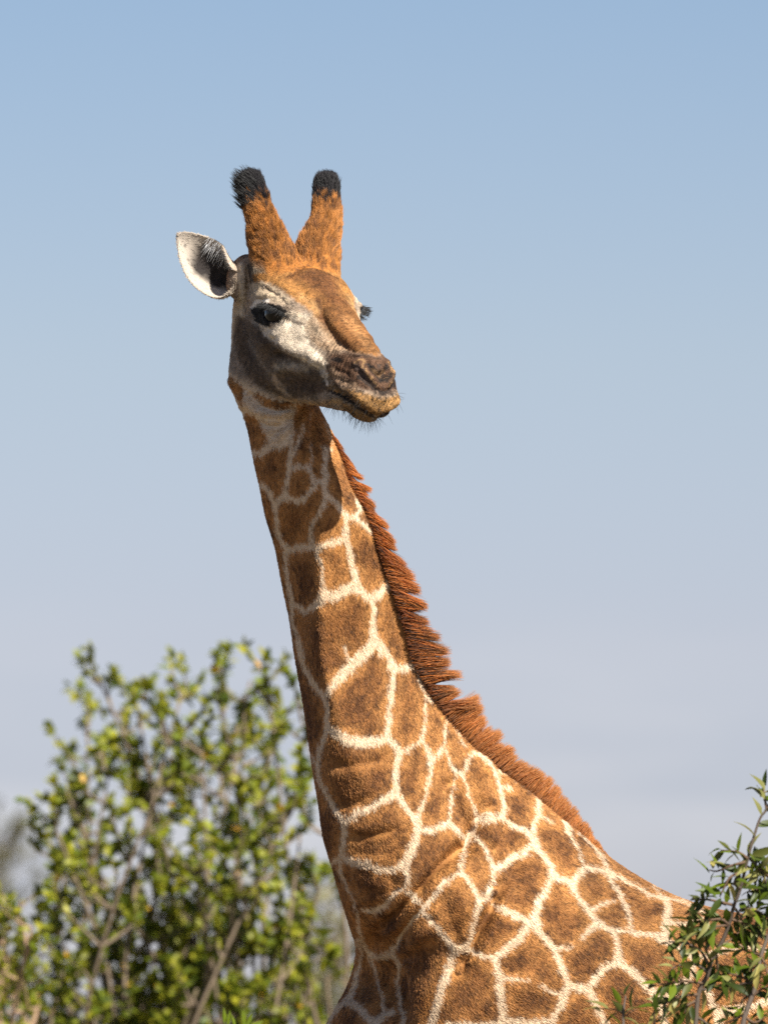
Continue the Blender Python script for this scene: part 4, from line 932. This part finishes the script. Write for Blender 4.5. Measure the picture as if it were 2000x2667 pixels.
def background_shrub(label, Y, base_px, tips, twigs, per, leaf_len, seed, parts, woody=(.15, .115, .085), spread=.22, greens=GREENS, yellow=.02, group=None):
    r_ = np.random.default_rng(seed)
    b0 = at(base_px, 3000.0, Y); b0[2] = 0
    root = empty('shrub', tuple(b0), label, 'shrub', group); bpy.context.view_layer.update()
    paths, LP, LD = [], [], []
    for (tx_, ty_, lean) in tips:
        yy = Y + r_.normal() * .45
        tip = at(tx_, ty_, yy)
        s0 = b0 + [r_.normal() * .3, r_.normal() * .3, 0]
        m1 = s0 + (tip - s0) * [.25, .3, .38] + r_.normal(size=3) * [.2, .2, .06]
        m2 = s0 + (tip - s0) * [.65, .7, .72] + r_.normal(size=3) * [.16, .16, .08]
        path = crom([s0, m1, m2, tip], 30)
        paths.append((path[::4], np.linspace(.015, .004, len(path[::4]))))
        for k in range(twigs):
            t = 1 - (r_.random() ** 1.15) * .30
            i = int(t * 29); p = path[i]
            up_d = unit(path[min(i + 1, 29)] - path[i - 1])
            ddir = unit(up_d * .7 + r_.normal(size=3) * [.85, .85, .5] + [0, 0, .25])
            L0 = spread * (.4 + .9 * r_.random()) * (1.15 - .5 * t)
            q = p + ddir * L0 * .5 + r_.normal(size=3) * .02; e = p + ddir * L0 + [0, 0, L0 * .25]
            tw = crom([p, q, e], 12)
            paths.append((tw[::3], np.linspace(.006, .002, len(tw[::3]))))
            m = per
            ti = r_.random(m) ** .45 * 11; a_ = ti.astype(int); fr_ = (ti - a_)[:, None]
            pp = tw[a_] * (1 - fr_) + tw[np.minimum(a_ + 1, 11)] * fr_
            LP.append(pp); LD.append(unit(ddir + r_.normal(size=(m, 3)) * .75 + [0, 0, .25]))
    LP = np.concatenate(LP); LD = np.concatenate(LD); n = len(LP)
    up = unit(r_.normal(size=(n, 3)) * .6 + [0.2, -.3, .9])
    ln = leaf_len * (.6 + .7 * r_.random(n)); tn = greens[r_.integers(0, len(greens), n)] * (.75 + .5 * r_.random((n, 1)))
    yl = r_.random(n) < yellow; tn[yl] = (.55, .30, .03)
    stems_mesh('branches', paths, root, woody, 5)
    np_ = min(parts, n)
    sel = np.zeros(n, bool); sel[r_.choice(n, np_, replace=False)] = True
    joined_leaves('foliage', LP[~sel], LD[~sel], up[~sel], ln[~sel], ln[~sel] * .52, .25, tn[~sel], root)
    if np_:
        protos = [leaf_mesh('leaf', leaf_len, leaf_len * .52, .25, .2, gcol) for gcol in greens]
        X, Yv, Z = frames(LD, up)
        inv = root.matrix_basis.inverted()
        from mathutils import Matrix
        for i in np.where(sel)[0]:
            o = bpy.data.objects.new('leaf', protos[i % len(protos)]); COL.objects.link(o); o.parent = root; o.matrix_parent_inverse = inv
            s = ln[i] / leaf_len * 1.15
            o.matrix_basis = Matrix(((X[i][0] * s, Yv[i][0] * s, Z[i][0] * s, LP[i][0]), (X[i][1] * s, Yv[i][1] * s, Z[i][1] * s, LP[i][1]), (X[i][2] * s, Yv[i][2] * s, Z[i][2] * s, LP[i][2]), (0, 0, 0, 1)))
    return root
tips_main = [(250, 1715, 0), (300, 1790, 0), (345, 1735, 0), (410, 1800, 0), (485, 1735, 0), (550, 1720, 0), (520, 1830, 0), (640, 1730, 0), (665, 1700, 0), (700, 1770, 0), (740, 1830, 0), (775, 1800, 0),
             (225, 1820, 0), (190, 1920, 0), (160, 1990, 0), (130, 2090, 0), (150, 2160, 0), (170, 2120, 0), (210, 2040, 0), (290, 1950, 0), (370, 1920, 0), (450, 1950, 0), (560, 1930, 0), (630, 1890, 0),
             (300, 2130, 0), (400, 2150, 0), (500, 2200, 0), (620, 2150, 0), (700, 2050, 0), (790, 2100, 0), (810, 1980, 0), (840, 2250, 0), (760, 2280, 0), (640, 2330, 0), (520, 2380, 0), (400, 2330, 0), (290, 2300, 0), (220, 2400, 0), (330, 2480, 0), (560, 2500, 0), (700, 2450, 0), (820, 2440, 0)]
tips_main += [(int(x), int(y), 0) for x, y in zip(np.random.default_rng(3).uniform(150, 880, 30), np.random.default_rng(4).uniform(2330, 2720, 30))]
background_shrub('large leafy green shrub with yellow leaves, standing behind the giraffe', 7.5, 470, [(x, y + 25, z) for x, y, z in tips_main], 11, 26, .036, 11, 280, woody=(.17, .13, .09), yellow=.007, spread=.21)
background_shrub('low green shrub beside the larger yellow flecked shrub', 7.0, -20, [(20, 2330, 0), (60, 2300, 0), (90, 2370, 0), (10, 2420, 0), (50, 2460, 0), (100, 2480, 0), (-30, 2380, 0), (70, 2560, 0), (20, 2580, 0), (110, 2590, 0)], 12, 14, .036, 12, 60, woody=(.3, .2, .13), yellow=.01)
PALE = np.array([(.16, .16, .07), (.13, .13, .05), (.2, .18, .09)])
background_shrub('pale olive thin shrub far off, below the giraffe\'s chest', 20, 1000, [(820, 2330, 0), (870, 2380, 0), (850, 2450, 0), (900, 2440, 0), (780, 2400, 0), (920, 2530, 0), (850, 2560, 0), (800, 2520, 0), (760, 2480, 0), (960, 2600, 0), (1590, 2400, 0), (1000, 2500, 0), (1200, 2400, 0), (1400, 2350, 0)], 16, 12, .05, 13, 0, greens=PALE, yellow=0, spread=.35)
background_shrub('dark distant tree crown beyond the low shrub', 45, -120, [(10, 2190, 0), (-20, 2170, 0), (25, 2215, 0), (-10, 2240, 0), (-60, 2180, 0), (-100, 2200, 0)], 14, 14, .07, 14, 0, greens=PALE * .6, yellow=0, spread=.5)

# near branch of a shrub on the right
from mathutils import Matrix
YN = -1.6
b0 = at(2080, 3000.0, YN); b0[2] = 0
near = empty('shrub', tuple(b0), 'glossy narrow leaved shrub in front of the giraffe\'s flank', 'shrub'); bpy.context.view_layer.update()
def bw(pts, dy=0.0):
    q = fr(*B6, pts); return np.array([at(x, y, YN + dy + .05 * math.sin(x * .02 + y * .013)) for x, y in q])
stems = [([(850, 2330), (880, 1950), (960, 1780), (1000, 1650), (1080, 1500), (1150, 1330), (1200, 1150), (1250, 1020), (1320, 740), (1370, 560), (1430, 380), (1490, 300), (1530, 200)], .0055, .0022),
         ([(1260, 2330), (1300, 2120), (1400, 1850), (1440, 1600), (1500, 1430), (1560, 1250)], .0065, .0028)]
twigs = [[(1320, 740), (1230, 680), (1080, 665)], [(1300, 770), (1180, 800), (1050, 850), (980, 840)], [(1290, 850), (1170, 900), (1120, 980), (1070, 1080)], [(1250, 1000), (1200, 960), (1230, 870)],
 [(1180, 1150), (1050, 1120), (930, 1100), (850, 1110)], [(1150, 1330), (1080, 1280), (950, 1290), (820, 1300)], [(1150, 1330), (1000, 1350), (900, 1400)], [(980, 1700), (900, 1560), (800, 1500), (760, 1430)], [(800, 1500), (700, 1480), (620, 1480)],
 [(970, 1760), (850, 1680), (700, 1690), (640, 1730)], [(920, 1850), (760, 1830), (620, 1850), (520, 1860)], [(880, 1950), (740, 1960), (620, 2010), (550, 2070)], [(870, 2000), (780, 2050), (760, 2110)], [(1000, 1650), (1080, 1520), (1180, 1450), (1250, 1380)],
 [(1040, 1600), (1060, 1750), (1120, 1830)], [(1400, 1850), (1250, 1790), (1150, 1760)], [(1400, 1850), (1300, 1850), (1100, 1900)], [(1440, 1700), (1350, 1720), (1330, 1780)], [(1440, 1600), (1300, 1560), (1240, 1500)], [(1340, 740), (1420, 830), (1470, 920), (1504, 1000)],
 [(1500, 900), (1440, 830), (1360, 820)], [(1470, 920), (1490, 1000), (1510, 1120)], [(1250, 1200), (1350, 1180), (1450, 1230), (1530, 1290)], [(1180, 1280), (1350, 1330), (1450, 1330)], [(1200, 1180), (1260, 1260), (1270, 1380)], [(1440, 1600), (1480, 1700), (1510, 1800)],
 [(1500, 1430), (1400, 1400), (1330, 1450)], [(1350, 1980), (1440, 1900), (1510, 1880)], [(1300, 2120), (1200, 2170), (1120, 2200)], [(1300, 2150), (1380, 2200), (1470, 2150)], [(860, 2150), (920, 2180), (980, 2230)], [(1350, 1950), (1280, 1990), (1250, 2060)], [(1490, 300), (1470, 200), (1460, 110)], [(1530, 760), (1480, 770), (1440, 800)],
 [(1000, 1650), (950, 1560), (960, 1450)], [(900, 1900), (960, 1900), (1000, 1830)], [(1330, 1300), (1400, 1180), (1440, 1060)], [(1520, 1100), (1460, 1060), (1380, 1000)]]
low = [([(215, 2330), (215, 2100), (235, 1960)], .004, .0015), ([(215, 2110), (120, 2080), (10, 2075)], .002, .001), ([(480, 2330), (490, 2200), (485, 2090)], .004, .0015), ([(480, 2200), (560, 2160), (610, 2200)], .002, .001), ([(215, 2150), (300, 2090), (340, 2080)], .0016, .0008)]
paths = [(bw(p), np.linspace(r0, r1, len(p))) for p, r0, r1 in stems]
def to_ground(p):
    e = bw([p[0]])[0]; return np.array([b0 + [(e[0] - b0[0]) * .3, 0, 0], b0 + (e - b0) * [.6, .6, .5] + [0, .05, 0], e])
for p, r0, r1 in stems + low[:1] + low[2:3]: paths.append((to_ground(p), np.array([max(.02, r0 * 2), max(.014, r0 * 1.5), r0])))
for tw in twigs: paths.append((bw(tw, .0), np.linspace(.0035, .0014, len(tw))))
for p, r0, r1 in low: paths.append((bw(p), np.linspace(r0, r1, len(p))))
rs = np.random.default_rng(5)
stemcol = (.11, .07, .045)
for p, r in paths:
    v, f = tube(p, r, 8, max(8, 4 * len(p)))
    o = mesh_obj('branch', v, f, M_BARK, tone=stemcol if rs.random() < .7 else (.09, .07, .055)); child(o, near)
LCOL = [(.045, .068, .007), (.07, .105, .008), (.12, .165, .010), (.03, .045, .007), (.24, .235, .075), (.36, .31, .09), (.085, .095, .018), (.18, .18, .055)]
LM = [leaf_mesh('leaf', .05, w_, fo, cu, c) for c, w_, fo, cu in zip(LCOL, (.0155, .017, .0165, .0145, .014, .0135, .0165, .015), (.3, .4, .25, .45, .5, .6, .3, .4), (.15, .3, .1, .35, .4, .5, .2, .3))]
inv = near.matrix_basis.inverted()
def add_leaf(pos, d, up, size, k):
    X, Yv, Z = frames(d[None], up[None]); X, Yv, Z = X[0] * size, Yv[0] * size, Z[0] * size
    o = bpy.data.objects.new('leaf', LM[k]); COL.objects.link(o); o.parent = near; o.matrix_parent_inverse = inv
    o.matrix_basis = Matrix(((X[0], Yv[0], Z[0], pos[0]), (X[1], Yv[1], Z[1], pos[1]), (X[2], Yv[2], Z[2], pos[2]), (0, 0, 0, 1)))
nl = 0
for tw, dens in [(t, 1.0) for t in twigs] + [(p, .55) for p, _, _ in low] + [(stems[0][0][6:], .5), (stems[1][0][2:], .4)]:
    c = crom(bw(tw), 60); Ld = np.linalg.norm(np.diff(c, axis=0), axis=1).sum()
    m = max(2, int(Ld / .0118 * dens))
    for k in range(m + 1):
        t = .15 + .85 * k / m if dens == 1.0 else k / m
        i = min(58, int(t * 59)); tang = unit(c[i + 1] - c[i])
        sd = 1 if k % 2 else -1
        perp = unit(np.cross(tang, CFW)) * sd
        last = k == m
        d = unit(tang * (.75 if not last else 1.5) + perp * (.75 + .3 * rs.random()) * (0 if last else 1) + rs.normal(size=3) * .33 + np.array([0, -.1, .12]))
        up = unit(np.array([.15, -.35, .8]) + rs.normal(size=3) * .55)
        add_leaf(c[i] + rs.normal(size=3) * [.003, .012, .003], d, up, .68 + .58 * rs.random(), int(rs.choice(8, p=[.14, .18, .17, .11, .13, .08, .09, .10]))); nl += 1
# the leaves behind and between them, too small to pick apart
LPn, LDn = [], []
for tw in twigs[4:]:
    c = crom(bw(tw), 60)
    for k in range(4):
        i = rs.integers(10, 59); tang = unit(c[i] - c[i - 1])
        LPn.append(c[i] + rs.normal(size=3) * [.006, .02, .006] + [.0, .02, 0]); LDn.append(unit(tang * .6 + rs.normal(size=3) * .7 + [0, 0, .1]))
LPn = np.array(LPn); LDn = np.array(LDn); n = len(LPn); lnn = .030 + .018 * rs.random(n)
joined_leaves('foliage', LPn, LDn, unit(np.array([.15, -.35, .8]) + rs.normal(size=(n, 3)) * .5), lnn, lnn * .33, .35, np.array(LCOL)[rs.choice(8, n, p=[.24, .22, .1, .22, .06, .04, .08, .04])], near)
print('near leaves', nl)
# small green shoot rising below the neck, nearer than the giraffe
b1 = at(620, 3000.0, -2.2); b1[2] = 0
sh = empty('shrub', tuple(b1), 'small bright green shoot tip below the neck', 'shrub'); bpy.context.view_layer.update()
inv = sh.matrix_basis.inverted(); near = sh
pt = [at(x, y, -2.2) for x, y in ((600, 2670), (640, 2670), (660, 2690))]
for e in pt:
    e = e + [0, 0, -.02]
    v, f = tube(np.array([b1 + (e - b1) * [.2, .2, 0], b1 + (e - b1) * [.7, .7, .5], e]), [.012, .009, .003], 8, 12); o = mesh_obj('branch', v, f, M_BARK, tone=(.2, .18, .08)); child(o, sh)
for (x, y, dx, dz, s) in ((585, 2668, .02, 1, .75), (592, 2672, .25, 1, .7), (612, 2675, -.2, .9, .6), (634, 2670, .05, 1, .65), (642, 2672, .4, .8, .6), (655, 2676, .9, .5, .6), (625, 2680, .7, .6, .6)):
    add_leaf(at(x, y, -2.2), unit(np.array([dx, -.1, dz])), unit(np.array([.6, -.6, .5])), s, 2)
print('verts', nv)
